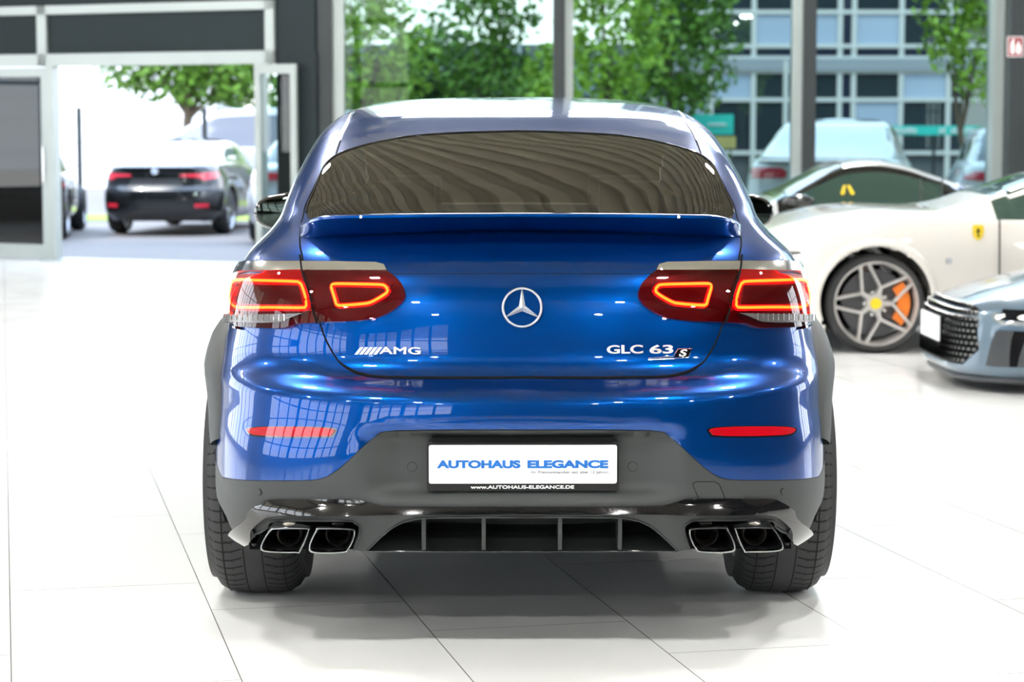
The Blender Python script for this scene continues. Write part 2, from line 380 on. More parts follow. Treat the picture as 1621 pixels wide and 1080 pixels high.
# plate hollow crown
Z_top = TAB[..., 2]
Z_top[...] += np.where(Z_ > 1.40, .0, 0)
def Smap(t, V):
    """t in -2..2 (left negative), V -> local position"""
    a = min(abs(t), 2) / 2 * (NT - 1); b = min(max(V, 0), VMAX) / VMAX * (NV - 1)
    i = min(int(b), NV - 2); j = min(int(a), NT - 2); fb = b - i; fa = a - j
    p = (TAB[i, j] * (1 - fa) + TAB[i, j + 1] * fa) * (1 - fb) + (TAB[i + 1, j] * (1 - fa) + TAB[i + 1, j + 1] * fa) * fb
    return Vector((math.copysign(p[0], t) if t else 0, p[1], p[2]))
def Nmap(t, V):
    e = .012; f_ = .006
    a = Smap(t + e, V) - Smap(t - e, V); b_ = Smap(t, min(V + f_, VMAX)) - Smap(t, max(V - f_, 0)); n = a.cross(b_)
    if n.length < 1e-12: return Vector((0, 0, 1))
    n.normalize(); return n
# pixel table for the symmetric half seen from the camera (o = pixels left or right of the car's centre line)
_cp, _sp = math.cos(PITCH), math.sin(PITCH)
Yw = TAB[:, :, 1] + CARY; Zw = TAB[:, :, 2] - CAMZ
dep = Yw * _cp - Zw * _sp; PO = F * TAB[:, :, 0] / dep; JM = np.argmax(PO, 1); PM = np.where(np.arange(NT)[None, :] <= JM[:, None], PO, 1e6); PY = 540 - F * (Zw * _cp + Yw * _sp) / dep
def pix(o, py):
    """(t,V) on the rear surface for o px beside the centre line, at row py"""
    so = -1 if o < 0 else 1; oo = abs(o)
    d = (PM[:, :230] - oo) ** 2 + (PY[:, :230] - py) ** 2; i, j = np.unravel_index(np.argmin(d), d.shape)
    t = j / (NT - 1) * 2; V = i / (NV - 1) * VMAX
    def pr(t, V):
        p = Smap(t, V); yw = p.y + CARY; zw = p.z - CAMZ; dd = yw * _cp - zw * _sp; return np.array([F * p.x / dd, 540 - F * (zw * _cp + yw * _sp) / dd])
    cur = pr(t, V); best = np.hypot(*(cur - (oo, py)))
    for _ in range(6):
        e = 1e-3; J = np.array([(pr(t + e, V) - cur) / e, (pr(t, V + e) - cur) / e]).T
        if abs(np.linalg.det(J)) < 1e-3: break
        st = np.linalg.solve(J, np.array([oo, py]) - cur); st = np.clip(st, -.02, .02)
        nt_, nV = min(max(t + st[0], 0), JM[i] / (NT - 1) * 2), min(max(V + st[1], 0), VMAX); c2 = pr(nt_, nV); b2 = np.hypot(*(c2 - (oo, py)))
        if b2 >= best: break
        t, V, cur, best = nt_, nV, c2, b2
    return (so * t, V)
def zrow(z): return float(np.interp(z, COL[0], VG))
def side(s, z, sg=1):
    i = int(round(zrow(z) / VMAX * (NV - 1))); row = TAB[i, :, 1]
    return (sg * float(np.interp(s, row, np.linspace(0, 2, NT))), zrow(z))
def sideX(s, z): t, V = side(s, z); return Smap(t, V).x
US = 1.55                      # metres of domain width per unit t
def dense(pts, step=.012, closed=True):
    out = []; n = len(pts)
    for i in range(n if closed else n - 1):
        a, b_ = pts[i], pts[(i + 1) % n]; L = math.hypot((a[0] - b_[0]) * US, a[1] - b_[1]); k = max(1, int(L / step))
        out += [(a[0] + (b_[0] - a[0]) * j / k, a[1] + (b_[1] - a[1]) * j / k) for j in range(k)]
    if not closed: out.append(pts[-1])
    return out
def crs(pts, closed=False, sub=6):
    """catmull-rom through 2D points"""
    n = len(pts); out = []
    for i in range(n if closed else n - 1):
        if closed: p0, p1, p2, p3 = pts[i - 1], pts[i], pts[(i + 1) % n], pts[(i + 2) % n]
        else: p0, p1, p2, p3 = pts[max(i - 1, 0)], pts[i], pts[i + 1], pts[min(i + 2, n - 1)]
        for k in range(sub):
            t = k / sub
            out.append(tuple(.5 * (2 * p1[d] + (p2[d] - p0[d]) * t + (2 * p0[d] - 5 * p1[d] + 4 * p2[d] - p3[d]) * t * t + (3 * p1[d] - p0[d] - 3 * p2[d] + p3[d]) * t ** 3) for d in range(len(p1))))
    if not closed: out.append(tuple(pts[-1]))
    return out
def inpoly(P, poly):
    """vectorised point in polygon"""
    x, y = P[:, 0], P[:, 1]; r = np.zeros(len(P), bool); n = len(poly); j = n - 1
    for i in range(n):
        xi, yi = poly[i]; xj, yj = poly[j]
        if yi != yj: r ^= ((yi > y) != (yj > y)) & (x < (xj - xi) * (y - yi) / (yj - yi) + xi)
        j = i
    return r
def mir(pts): return [(-a, b_) for a, b_ in pts[::-1]]
# ---- boundary curves, written as (o, py) for the left half then mirrored
L_LAMP = [(212, 432), (192, 447), (183.5, 465), (187, 477), (202, 491), (219, 500.5), (239, 506), (269, 509), (308, 510.5), (348, 513), (360, 517), (375.5, 520.5), (407, 520), (437, 518.5), (455, 515)]
L_LTOP = [(212, 432), (216, 425), (229, 421), (289, 419), (348, 418), (400, 417), (432, 417)]
def P(*L): return [pix(-o, y) for o, y in L]
lamp_low = [pix(-o, y) for o, y in L_LAMP]; lamp_top = [pix(-o, y) for o, y in L_LTOP]
lamp_out = [side(.47, .865, -1), side(.56, .90, -1), side(.58, .95, -1), side(.52, 1.0, -1), side(.42, 1.035, -1)]
lampL = dense(crs(lamp_low, sub=3)[:-1] + crs([lamp_low[-1]] + lamp_out + [lamp_top[-1]], sub=4)[:-1] + crs(lamp_top[::-1], sub=3)[:-1])
seam_px = [(270, 250), (289, 246), (309, 264), (327, 300), (342, 337), (347, 355), (349.5, 380), (345.6, 410), (338, 445), (326, 490), (318.5, 513), (308.5, 540), (291, 570), (278, 581), (264, 589), (250, 593), (234, 596), (190, 598), (0, 598)]
seamL = crs([pix(-o, y) for o, y in seam_px[1:]], sub=3)
winpx = [(338, 337), (325, 301), (309, 264), (289, 246), (260, 234.6), (219, 224), (167, 215), (89, 210), (0, 207.5)]
winT = crs([pix(-o, y) for o, y in winpx], sub=3)
vw0 = zrow(1.165)
winL = [(winT[0][0] * .985, vw0)] + winT
window_poly = dense(winL[:-1] + mir(winL))
tail_poly = dense(seamL[:-1] + mir(seamL), closed=True)
# tailgate polygon: seam line down one side, along the bottom, up the other; its top edge runs above the window
roofseam = [(-a, b_) for a, b_ in []]
ins_px = [(0, 681), (120, 681), (170, 682), (217, 683.6), (233, 691.5), (255, 710), (277, 731), (296, 746.5), (315, 757), (340, 760.5), (390, 760.7), (437, 760), (472, 755)]
insT = crs([pix(-o, y) for o, y in ins_px], sub=3)
low_s = [side(.50, .485, -1)]
ARC_R = .425
def arc(cs, a0, a1, R, n=40, cz=.372):
    return [(cs + R * math.cos(math.radians(a0 + (a1 - a0) * i / n)), cz + R * math.sin(math.radians(a0 + (a1 - a0) * i / n))) for i in range(n + 1)]
def archpoly(cs, sg):
    pts = [side(s, max(z, .2), sg) for s, z in arc(cs, -24, 204, ARC_R)]
    return pts
# lower edge of the black bumper
cut_px = [(480, 786), (466, 817), (440.5, 852), (421, 862)]
cutL = crs([pix(-o, y) for o, y in cut_px], sub=3)
exh_px = [(421, 862), (418, 857), (413, 842), (401, 829), (385, 823.4), (283, 824), (265.5, 827.5), (257, 834), (258, 848), (265.5, 870)]
exhL = crs([pix(-o, y) for o, y in exh_px], sub=2)
dif_px = [(246, 872), (224, 850.6), (202, 833), (176, 823), (138, 819.5), (0, 818.5)]
difT = crs([pix(-o, y) for o, y in dif_px], sub=3); 
botL = [pix(-o, 874) for o in (0, 60, 120, 180, 230, 245)]
# ---- one planar subdivision of the whole body domain
curves = []; 
def addc(pts, closed): curves.append((dense(pts, .014, closed), closed))
addc(lampL, True); addc(mir(lampL), True)
addc(seamL + mir(seamL)[1:], False)
addc(window_poly, True)
insA = [side(.60, .50, -1)] + insT[::-1] ; insA = insA + mir(insA)[1:]
addc(insA, False)
# opening below the bumper: everything under this line is cut away
under = [side(1.6, .2, -1), side(1.6, .215, -1), side(.80, .215, -1), side(.62, .36, -1)] + cutL + exhL[1:] + [botL[-1]] + botL[-2::-1]
arches = [archpoly(AXR, -1), archpoly(AXR, 1), archpoly(AXR + WB, -1), archpoly(AXR + WB, 1)]
for a in arches: addc(a, True)
undL = under + mir(under)[1:]
addc(undL, False)
difP = difT + mir(difT)[1:]; 
addc(difP, True)
# side windows: polygon in (s,z) on the greenhouse
SW_ = [(.98, 1.115), (1.35, 1.30), (1.75, 1.44), (2.15, 1.485), (2.6, 1.465), (2.95, 1.37), (3.25, 1.16), (3.3, 1.09), (2.2, 1.085), (1.2, 1.085)]
sideW = [side(s, z, -1) for s, z in SW_]
addc(sideW, True); addc(mir(sideW), True)
WS = [side(3.36, 1.10, -1), side(3.05, 1.36, -1), side(2.84, 1.475, -1)]
vtop = zrow(1.475)
wsL = [(-1.35, zrow(1.09)), (-1.42, zrow(1.3)), (-1.48, zrow(1.5)), (-2.0, zrow(1.545))]
wsP = [(-2.0, zrow(1.09)), (-1.52, zrow(1.09)), (-1.50, zrow(1.25)), (-1.52, zrow(1.42)), (-1.62, zrow(1.50)), (-2.0, zrow(1.53))]
addc(wsP, True); addc(mir(wsP), True)
hoodP = [(-2.0, zrow(1.075)), (-1.42, zrow(1.075)), (-1.40, zrow(.98)), (-1.55, zrow(.90)), (-2.0, zrow(.86))]
addc(hoodP, True); addc(mir(hoodP), True)
# door seams
doors = []
for s0, s1 in ((1.5, 2.45), (2.45, 3.42)):
    d = [side(s0 + .05, .36, -1), side(s0, .7, -1), side(s0, 1.06, -1), side(s1, 1.06, -1), side(s1, .36, -1)]
    doors.append(dense(d))
    addc(d, True); addc(mir(d), True)
frame = [(-2 * 1, 0), (2, 0), (2, VMAX), (-2, VMAX)]
addc(frame, True)
pts2, edges = [], []; key = {}
def vid(p):
    k = (round(p[0] * US, 4), round(p[1], 4))
    if k not in key: key[k] = len(pts2); pts2.append(Vector(k))
    return key[k]
for c, closed in curves:
    ids = [vid((min(max(a, -2), 2), min(max(b_, 0), VMAX))) for a, b_ in c]
    for a, b_ in zip(ids, ids[1:] + ([ids[0]] if closed else [])):
        if a != b_: edges.append((a, b_))
occ = {}
for p in pts2: occ.setdefault((int(p.x / .02 // 1), int(p.y / .02 // 1)), []).append(p)
def near(x, y, d):
    cx, cy = int(x / .02 // 1), int(y / .02 // 1)
    for i in (-1, 0, 1):
        for j in (-1, 0, 1):
            for p in occ.get((cx + i, cy + j), ()):
                if (p.x - x) ** 2 + (p.y - y) ** 2 < d * d: return True
    return False
ny = int(VMAX / .0165)
for j in range(1, ny):
    y = VMAX * j / ny
    stepx = .022
    nx = int(4 * US / stepx)
    for i in range(1, nx):
        x = -2 * US + 4 * US * (i + (.5 if j % 2 else 0)) / nx
        if abs(x) > 1.25 * US and (i % 2 or j % 2): continue
        if abs(x) >= 2 * US - .003: continue
        if not near(x, y, .0105): pts2.append(Vector((x, y)))
rv, re_, rf, _, _, _ = delaunay_2d_cdt(pts2, edges, [], 0, 1e-5)
RV = np.array([(p.x / US, p.y) for p in rv]); cen = np.array([(sum(RV[i][0] for i in f) / len(f), sum(RV[i][1] for i in f) / len(f)) for f in rf])
pos = [Smap(a, b_) for a, b_ in RV]
# vertex normals from the whole body
me_ = bpy.data.meshes.new('tmp'); me_.from_pydata([tuple(p) for p in pos], [], [list(f) for f in rf]); me_.update()
NRM = np.array([tuple(v.normal) for v in me_.vertices]); 
# make them point outwards
out = np.array([tuple(p) for p in pos]) - np.array([0, 2.2, .7]); fl_ = np.sum(NRM * out, 1).mean() < 0
if fl_: NRM = -NRM
bpy.data.meshes.remove(me_)
masks = {}
lampm = inpoly(cen, lampL) | inpoly(cen, mir(lampL))
winm = inpoly(cen, window_poly)
swm = inpoly(cen, dense(sideW)) | inpoly(cen, dense(mir(sideW)))
wsm = inpoly(cen, dense(wsP)) | inpoly(cen, dense(mir(wsP)))
hoodm = inpoly(cen, dense(hoodP)) | inpoly(cen, dense(mir(hoodP)))
archm = np.zeros(len(cen), bool)
for a in arches: archm |= inpoly(cen, dense(a + [(a[-1][0], -.1), (a[0][0], -.1)]))
undm = inpoly(cen, dense(undL + [(2, undL[-1][1]), (2, -.5), (-2, -.5), (-2, undL[0][1])]))
difm = inpoly(cen, dense(difP))
insm = inpoly(cen, dense(insA + [(insA[-1][0], -.5), (insA[0][0], -.5)])) & (np.abs(cen[:, 0]) < 1.0)
ttop = seamL[0]
gatem = inpoly(cen, dense(seamL + mir(seamL)[1:])) 
V598 = seamL[-1][1]; 
vcre = zrow(.735)
cz = np.array([Smap(a, b_).z for a, b_ in cen]); cs_ = np.array([Smap(a, b_).y for a, b_ in cen])
void = archm | undm | difm
CAR = thing('car', 'blue coupe SUV seen from behind in the middle of the white tiled showroom', 'car', (CARX, CARY, 0), YAW)
tmp_used = np.zeros(len(cen), bool)
def panel(name, mask, m, off=0, thick=0, keep=False):
    mask = mask & ~void & (~tmp_used)
    if not keep: tmp_used[mask] = True
    mp = {}; V = []; N = []; Fc = []
    for k in np.nonzero(mask)[0]:
        f = []
        for i in rf[k]:
            if i not in mp:
                mp[i] = len(V); n_ = Vector(NRM[i]); V.append(pos[i] + n_ * off); N.append(n_)
            f.append(mp[i])
        a, b_, c = V[f[0]], V[f[1]], V[f[2]]
        if (b_ - a).cross(c - a).dot(N[f[0]] + N[f[1]] + N[f[2]]) < 0: f = f[::-1]
        Fc.append(f)
    o = mesh(name, V, Fc, CAR, m); smooth(o.data)
    o.data.normals_split_custom_set_from_vertices([tuple(x) for x in N])
    return o
panel('rear_window', winm, PRIV)
panel('windshield', wsm, CARGL)
for sg in (-1, 1):
    panel('side_window', swm & (np.sign(cen[:, 0]) == sg), DARKGL)
panel('lamp_recess', lampm, DREDLAMP, -.004)
panel('tailgate', gatem, BLUE)
panel('lower_bumper', insm, BLACKPL)
bump_ = (cen[:, 0] > -1.02) & (cen[:, 0] < 1.02) & (cz < .742) & (cs_ < .97)
panel('rear_bumper', bump_ | ((np.abs(cen[:, 0]) < .5) & (cz < .8)), BLUE)
panel('hood', hoodm, BLUE)
for d in doors:
    for sg in (-1, 1):
        panel('door', inpoly(cen, d if sg < 0 else mir(d)), BLUE)
panel('roof', (cz > 1.44) & (np.abs(cen[:, 0]) < 3), BLUE)
sill = (cz < .33) & (cs_ > 1.2) & (cs_ < 3.5)
panel('side_sill', sill, BLACKPL)
for sg in (-1, 1):
    panel('quarter_panel', (np.sign(cen[:, 0]) == sg) & (cs_ < 1.9), BLUE)
    panel('front_wing', (np.sign(cen[:, 0]) == sg) & (cs_ >= 1.9) & (cs_ < 4.3), BLUE)
panel('front_bumper', np.ones(len(cen), bool), BLUE)

# ---- raised patches following the body
def patch(name, poly, m, off=.004, parent=None, skirt=True, step=.010, base=-.002, offf=None, sm=True):
    """poly: domain polygon -> a skin lifted off the body with a rim down to it"""
    poly = dense(poly, step); P2 = []; E = []; k_ = {}
    for p in poly:
        k = (round(p[0] * US, 5), round(p[1], 5))
        if k not in k_: k_[k] = len(P2); P2.append(Vector(k))
    n = len(P2); E = [(i, (i + 1) % n) for i in range(n)]
    A = np.array([tuple(p) for p in P2]); x0, y0 = A.min(0); x1, y1 = A.max(0)
    gx = np.arange(x0 + step / 2, x1, step); gy = np.arange(y0 + step / 2, y1, step)
    if len(gx) and len(gy):
        G = np.array([(x, y) for y in gy for x in gx]); G = G[inpoly(G, [tuple(p) for p in P2])]
        for g in G:
            if np.min((A[:, 0] - g[0]) ** 2 + (A[:, 1] - g[1]) ** 2) > (step * .45) ** 2: P2.append(Vector(g))
    v2, _, f2, ov, _, _ = delaunay_2d_cdt(P2, E, [], 0, 1e-6)
    D = [(p.x / US, p.y) for p in v2]; cc = np.array([(sum(v2[i].x for i in f) / len(f), sum(v2[i].y for i in f) / len(f)) for f in f2])
    keep = inpoly(cc, [tuple(p) for p in P2[:n]]); V = []; N = []
    for a, b_ in D:
        nn = Nmap(a, b_)
        if nn.dot(Smap(a, b_) - Vector((0, 2.2, .7))) < 0: nn = -nn
        o_ = off if offf is None else offf(a, b_); V.append(Smap(a, b_) + nn * o_); N.append(nn)
    Fc = []
    for k, f in enumerate(f2):
        if not keep[k]: continue
        f = list(f); a, b_, c = V[f[0]], V[f[1]], V[f[2]]
        if (b_ - a).cross(c - a).dot(N[f[0]]) < 0: f = f[::-1]
        Fc.append(f)
    if skirt:
        cnt = {}
        for f in Fc:
            for a, b_ in zip(f, f[1:] + f[:1]): cnt[(a, b_)] = 1
        m0 = {}
        for (a, b_) in list(cnt):
            if (b_, a) in cnt: continue
            for i in (a, b_):
                if i not in m0: m0[i] = len(V); V.append(V[i] - N[i] * ((off if offf is None else offf(*D[i])) - base)); N.append(N[i])
            Fc.append([b_, a, m0[a], m0[b_]])
    o = mesh(name, V, Fc, parent or CAR, m)
    if sm: smooth(o.data, 50)
    return o
def onb(t, V, off=0):
    nn = Nmap(t, V); p = Smap(t, V)
    if nn.dot(p - Vector((0, 2.2, .7))) < 0: nn = -nn
    return p + nn * off
def pp(o, py, off=0): return onb(*pix(o, py), off)
# seams
gap = MB(); sp = [onb(a, b_, -.0012) for a, b_ in dense(seamL + mir(seamL)[1:], .012, False)]
gap.tube(sp, [.0032 + .0028 * min(1, max(0, (.80 - p.z) / .03)) for p in sp], 6); gap.build('tailgate_gap', MATTBK, CAR)
gap = MB().tube([onb(a, b_, -.0010) for a, b_ in dense(insA, .012, False)], .0016, 5).build('bumper_gap', MATTBK, CAR)
cr = [pix(-o, 433.5) for o in (212, 180, 120, 60, 0)]; cr = cr + mir(cr)[1:]
MB().tube([onb(a, b_, -.0008) for a, b_ in dense(cr, .012, False)], .0014, 5).build('handle_strip_gap', MATTBK, CAR)
for sg in (-1, 1):
    for d in doors:
        dd = d if sg < 0 else mir(d); MB().tube([onb(a, b_, -.001) for a, b_ in dd], .0025, 5, closed=True).build('door_gap', MATTBK, CAR)
    qs = [side(.595, .50, sg), side(.56, .60, sg), side(.54, .735, sg)]
    MB().tube([onb(a, b_, -.0008) for a, b_ in dense(qs, .01, False)], .0014, 5).build('bumper_side_gap', MATTBK, CAR)
# rear window dark ceramic border, outer roof strips
bd = MB().tube([onb(a, b_, .0) for a, b_ in dense(winT + mir(winT)[1:], .012, False)], .0035, 6).build('window_seal', GLOSSBK, CAR)
for sg in (-1, 1):
    rs = crs([pix(sg * o, y) for o, y in ((281, 222), (273, 205), (264, 188), (256, 176))], sub=3)
    wd = [(a + .0135 * sg, b_) for a, b_ in rs]
    patch('roof_strip', rs + wd[::-1], BLACKPL if 0 else STEEL, .002)
    MB().tube([onb(a, b_, .001) for a, b_ in dense(rs, .01, False)], .002, 5).build('roof_trim_edge', CHROME, CAR)
    ln = crs([pix(sg * o, y) for o, y in ((289, 246), (281, 222))], sub=2); MB().tube([onb(a, b_, 0) for a, b_ in dense(ln, .01, False)], .0028, 5).build('roof_gap', MATTBK, CAR)

# spoiler
def spoiler():
    V = []; Fc = []; xs_ = np.concatenate([np.linspace(-.645, -.56, 9), np.linspace(-.54, .54, 37), np.linspace(.56, .645, 9)]); rows = []
    for x in xs_:
        e = max(0, (abs(x) - .53) / .115); e = min(e, 1); k = 1 - e ** 2.6
        tfr = abs(x)
        yt = 338.0 + 2.5 * (tfr / .5) ** 2 + 12 * e ** 2; yb = 366 + 8 * (tfr / .5) ** 1.6 - 2.5 * e ** 2
        o = tfr * F / (CARY + .30)
        D = lambda t, y: pp(math.copysign(o, x) if x else 0, y)
        base = pp(math.copysign(o, x) if x else 0, yb + 4)
        top = pp(math.copysign(o, x) if x else 0, yt - 3)
        s_b = base.y
        lip = s_b - .098 * k - .004
        def wz(y, s): return at(810.5, y, CARY + s).z
        sec = [(top.y + .05, wz(yt + 5, top.y + .05)), ((top.y + lip) / 2 + .03, wz(yt + 1.0, (top.y + lip) / 2 + .03)), (lip + .015, wz(yt, lip + .01) + .0015), (lip, wz(yt + 1.5, lip)), (lip - .001, wz(yt + 5, lip)),
               (lip + .035 * k, wz(yt + (yb - yt) * .38, lip + .02)), (lip + .070 * k, wz(yt + (yb - yt) * .70, lip + .05)), (lip + .105 * k, wz(yb - 1, lip + .05)), (s_b + .02, wz(yb + 2, s_b + .01))]
        rows.append([(x, s, z) for s, z in sec])
    m = len(rows[0])
    for r in rows: V += r
    for i in range(len(rows) - 1):
        for j in range(m - 1): Fc.append((i * m + j, i * m + j + 1, (i + 1) * m + j + 1, (i + 1) * m + j))
    o = mesh('spoiler', V, Fc, CAR, BLUE); bm = bmesh.new(); bm.from_mesh(o.data); bmesh.ops.recalc_face_normals(bm, faces=bm.faces)
    bm.to_mesh(o.data); bm.free(); smooth(o.data, 40)
    so = o.modifiers.new('solid', 'SOLIDIFY'); so.thickness = .004; so.offset = -1
spoiler()

# rear lamps
def loop_tube(name, pxs, r, m, par, off, sg, sub=5):
    q = crs([pix(sg * o, y) for o, y in pxs], True, sub); q = dense(q, .006)
    return MB().tube([onb(a, b_, off) for a, b_ in q], r, 8, closed=True).build(name, m, par, 60)
for sg in (-1, 1):
    LP = lampL if sg < 0 else mir(lampL)
    hs = patch('rear_lamp', LP, DREDLAMP, .001, CAR)
    tag(hs, 'lit red rear lamp')
    seamx = lambda y: float(np.interp(y, [380, 410, 445, 490, 513], [349.5, 345.6, 338, 326, 318.5]))
    # outer red chamber
    outer = [(seamx(430) + 4, 430), (456, 432), (459, 450), (460, 492), (seamx(492) + 3, 492)]
    patch('outer_chamber', crs([pix(sg * o, y) for o, y in outer], sub=1) if 0 else [pix(sg * o, y) for o, y in outer], REDLAMP, .003, hs)
    patch('chamber_floor', [pix(sg * o, y) for o, y in ((352, 453), (444, 450), (446, 480), (346, 482))], DREDLAMP, .006, hs)
    inner = [(205, 450), (210, 440), (310, 441), (300, 490), (235, 488), (212, 478)]
    patch('inner_chamber', [pix(sg * o, y) for o, y in inner], DREDLAMP, .0035, hs)
    # light guides: outer rounded trapezoid, inner pointed one
    A = [(450, 447), (440, 444.5), (400, 446), (356, 447.5), (348, 449.5), (343.5, 455), (337, 482), (338.5, 486), (345, 488), (390, 487.5), (430, 487.5), (443, 487), (450, 483), (454, 472), (455, 458)]
    B = [(297, 452.5), (290, 451), (260, 451.5), (222, 452.5), (214, 455.5), (211, 461), (215, 467), (236, 479), (250, 482), (282, 484.5), (288, 484), (291.5, 480), (298, 458)]
    loop_tube('light_guide_glow', A, .0088, LEDHALO, hs, .003, sg); loop_tube('light_guide', A, .0044, LED, hs, .009, sg)
    loop_tube('light_guide_glow', B, .0084, LEDHALO, hs, .003, sg); loop_tube('light_guide', B, .0042, LED, hs, .009, sg)
    # chrome band on top
    band = [(212, 432.5), (216, 424.5), (229, 421), (289, 419.5), (348, 418.5), (400, 418), (436, 418), (452, 433), (430, 431.5), (348, 431), (289, 432)]
    patch('chrome_band', [pix(sg * o, y) for o, y in band], CHROME, .0175, hs, base=.001)
    rev = [(349, 500), (340, 497), (462, 496), (463, 509), (437, 511.5), (400, 512.5), (375, 511)]
    patch('reverse_lamp', [pix(sg * o, y) for o, y in rev], RIBGREY, .0175, hs, base=.001)
    # small ribs of the reverse lamp
    rb = MB()
    for k in range(12):
        o0 = 368 + k * 8; rb.tube([pp(sg * o0, 498, .0185), pp(sg * o0, 509, .0185)], .0010, 5)
    rb.build('reverse_lamp_rib', CHROME, hs)
    patch('lamp_lens', LP, LENS, .016, hs, skirt=True)
    g = MB().tube([onb(a, b_, .0165) for a, b_ in dense([pix(sg * o, y) for o, y in seam_px[7:11]], .01, False)], .0032, 6).build('lamp_gap', MATTBK, hs)
    # reflector
    if sg < 0: R_ = [(433, 681), (425, 677.5), (400, 676), (350, 676), (310, 677.5), (296, 681), (300, 687), (306, 690), (350, 691), (400, 690), (425, 687.5)]
    patch('reflector_recess', crs([pix(sg * (o + (3 if o > 370 else -3)), y + (2.2 if y > 683 else -1.2)) for o, y in R_], True, 3), BLUE if 0 else GLOSSBK, .0012)
    patch('reflector', crs([pix(sg * o, y) for o, y in R_], True, 3), REFL, .004)

# parking sensors, tow eye cover
for o, y, r in ((-174, 739, .0125), (175, 739, .0125), (-415, 779, .009), (414, 779, .009)):
    t0, v0 = pix(o, y); 
    c = [(t0 + r * math.cos(a) / US, v0 + r * math.sin(a)) for a in [2 * PI * k / 20 for k in range(20)]]
    patch('parking_sensor', c, BLACKPL, .0025, step=.004)
    MB().tube([onb(a, b_, .0005) for a, b_ in c], .0012, 5, closed=True).build('sensor_ring', MATTBK, CAR)
tow = [(270, 766), (277, 763), (305, 763), (312, 767), (320, 785), (323, 797)]
MB().tube([pp(o, y, -.0003) for o, y in dense(tow, 3, False)], .0011, 5).build('tow_cover_gap', MATTBK, CAR)
tow = [(270, 766), (273, 775), (283, 797)]
MB().tube([pp(o, y, -.0003) for o, y in dense(tow, 3, False)], .0011, 5).build('tow_cover_gap', MATTBK, CAR)

# gloss black strip
st_o = [(438, 848), (434, 825), (423, 807), (405, 794), (385, 789.5), (276, 789.5), (250, 793), (226, 799.5), (200, 801), (0, 801.5)]
st_i = [(0, 811.5), (200, 812), (250, 813), (351, 812.6), (388, 814), (405, 822), (420, 837), (424, 853), (432, 855)]
so_ = crs([pix(-o, y) for o, y in st_o], sub=3); si_ = crs([pix(-o, y) for o, y in st_i], sub=3)
half = si_ + so_[:-1]
strip = so_[:-1] + [so_[-1]] + mir(so_)[1:] + mir(si_)[:-1] + si_
vst = pix(0, 806)[1]
patch('gloss_strip', strip, GLOSSBK, .010, offf=lambda a, b_: .012 + .45 * max(-.016, min(.022, vst - b_)))
# lip around the exhausts under the strip
for sg in (-1, 1):
    ex = exhL if sg < 0 else mir(exhL)
    MB().tube([onb(a, b_, .0) for a, b_ in dense(ex, .01, False)], .004, 6).build('exhaust_surround', BLACKPL, CAR, 60)
    # dark housing behind tips
    hb = MB(); c = [onb(a, b_, 0) for a, b_ in dense(ex, .02, False)]
    n_ = len(c); hb.add([tuple(p) for p in c] + [(p.x, p.y + .22, p.z) for p in c], [(i, i + 1, n_ + i + 1, n_ + i) for i in range(n_ - 1)])
    hb.build('exhaust_housing', MATTBK, CAR, 40)
    hb = MB().box(sg * .40 if sg > 0 else -.64, sg * .64 if sg > 0 else -.40, .30, .32, .285, .43).build('exhaust_housing', MATTBK, CAR)
    tips = [[(413.5, 863), (400, 838.4), (388, 834.3), (341.5, 834.3), (336.5, 839.7), (350, 872), (359, 875), (407, 873)],
            [(337.5, 864), (327, 838.4), (320, 834.3), (271, 835.6), (263.5, 841), (267, 856), (273.5, 868), (283, 875), (330.5, 875)]]
    if 1:
        for q in tips:
            ax = crs([(at(810.5 + sg * o, y, CARY + .035).x, at(810.5 + sg * o, y, CARY + .035).z) for o, y in q], True, 5)
            cx = sum(p[0] for p in ax) / len(ax); cz_ = sum(p[1] for p in ax) / len(ax)
            V = []; prof = [(1.0, .26), (1.0, .045), (1.0, .034), (.98, .025), (.93, .0245), (.895, .028), (.88, .038), (.85, .075), (.84, .13), (.8, .2)]
            hw_ = .062
            for k_, y_ in prof:
                for x_, z_ in ax:
                    V.append((cx + (x_ - cx) * k_, y_, cz_ + (z_ - cz_) * (1 - (1 - k_) * 1.75)))
            m_ = len(ax); Fc = []
            for r in range(len(prof) - 1):
                for i in range(m_): Fc.append((r * m_ + i, r * m_ + (i + 1) % m_, (r + 1) * m_ + (i + 1) % m_, (r + 1) * m_ + i))
            b = MB().add(V[:7 * m_], [f for f in Fc if max(f) < 7 * m_]); tp = b.build('exhaust_tip', DCHROME, CAR, 45)
            b = MB().add(V[6 * m_:], [tuple(i - 6 * m_ for i in f) for f in Fc if min(f) >= 6 * m_] ); b.build('tip_inside', MATTBK, tp, 45)
            MB().add(V[-m_:], [tuple(range(m_))]).build('tip_end', MATTBK, tp)
            M_ = Matrix.Translation((cx + (.006 if cx < 0 else -.006), .13, cz_ + .006)) @ Matrix.Rotation(PI / 2, 4, 'Z')
            MB().lathe([(.034, 0), (.034, -.05), (.030, -.052), (.029, 0.02)], 32, M_).build('inner_pipe', STEEL, tp, 40)
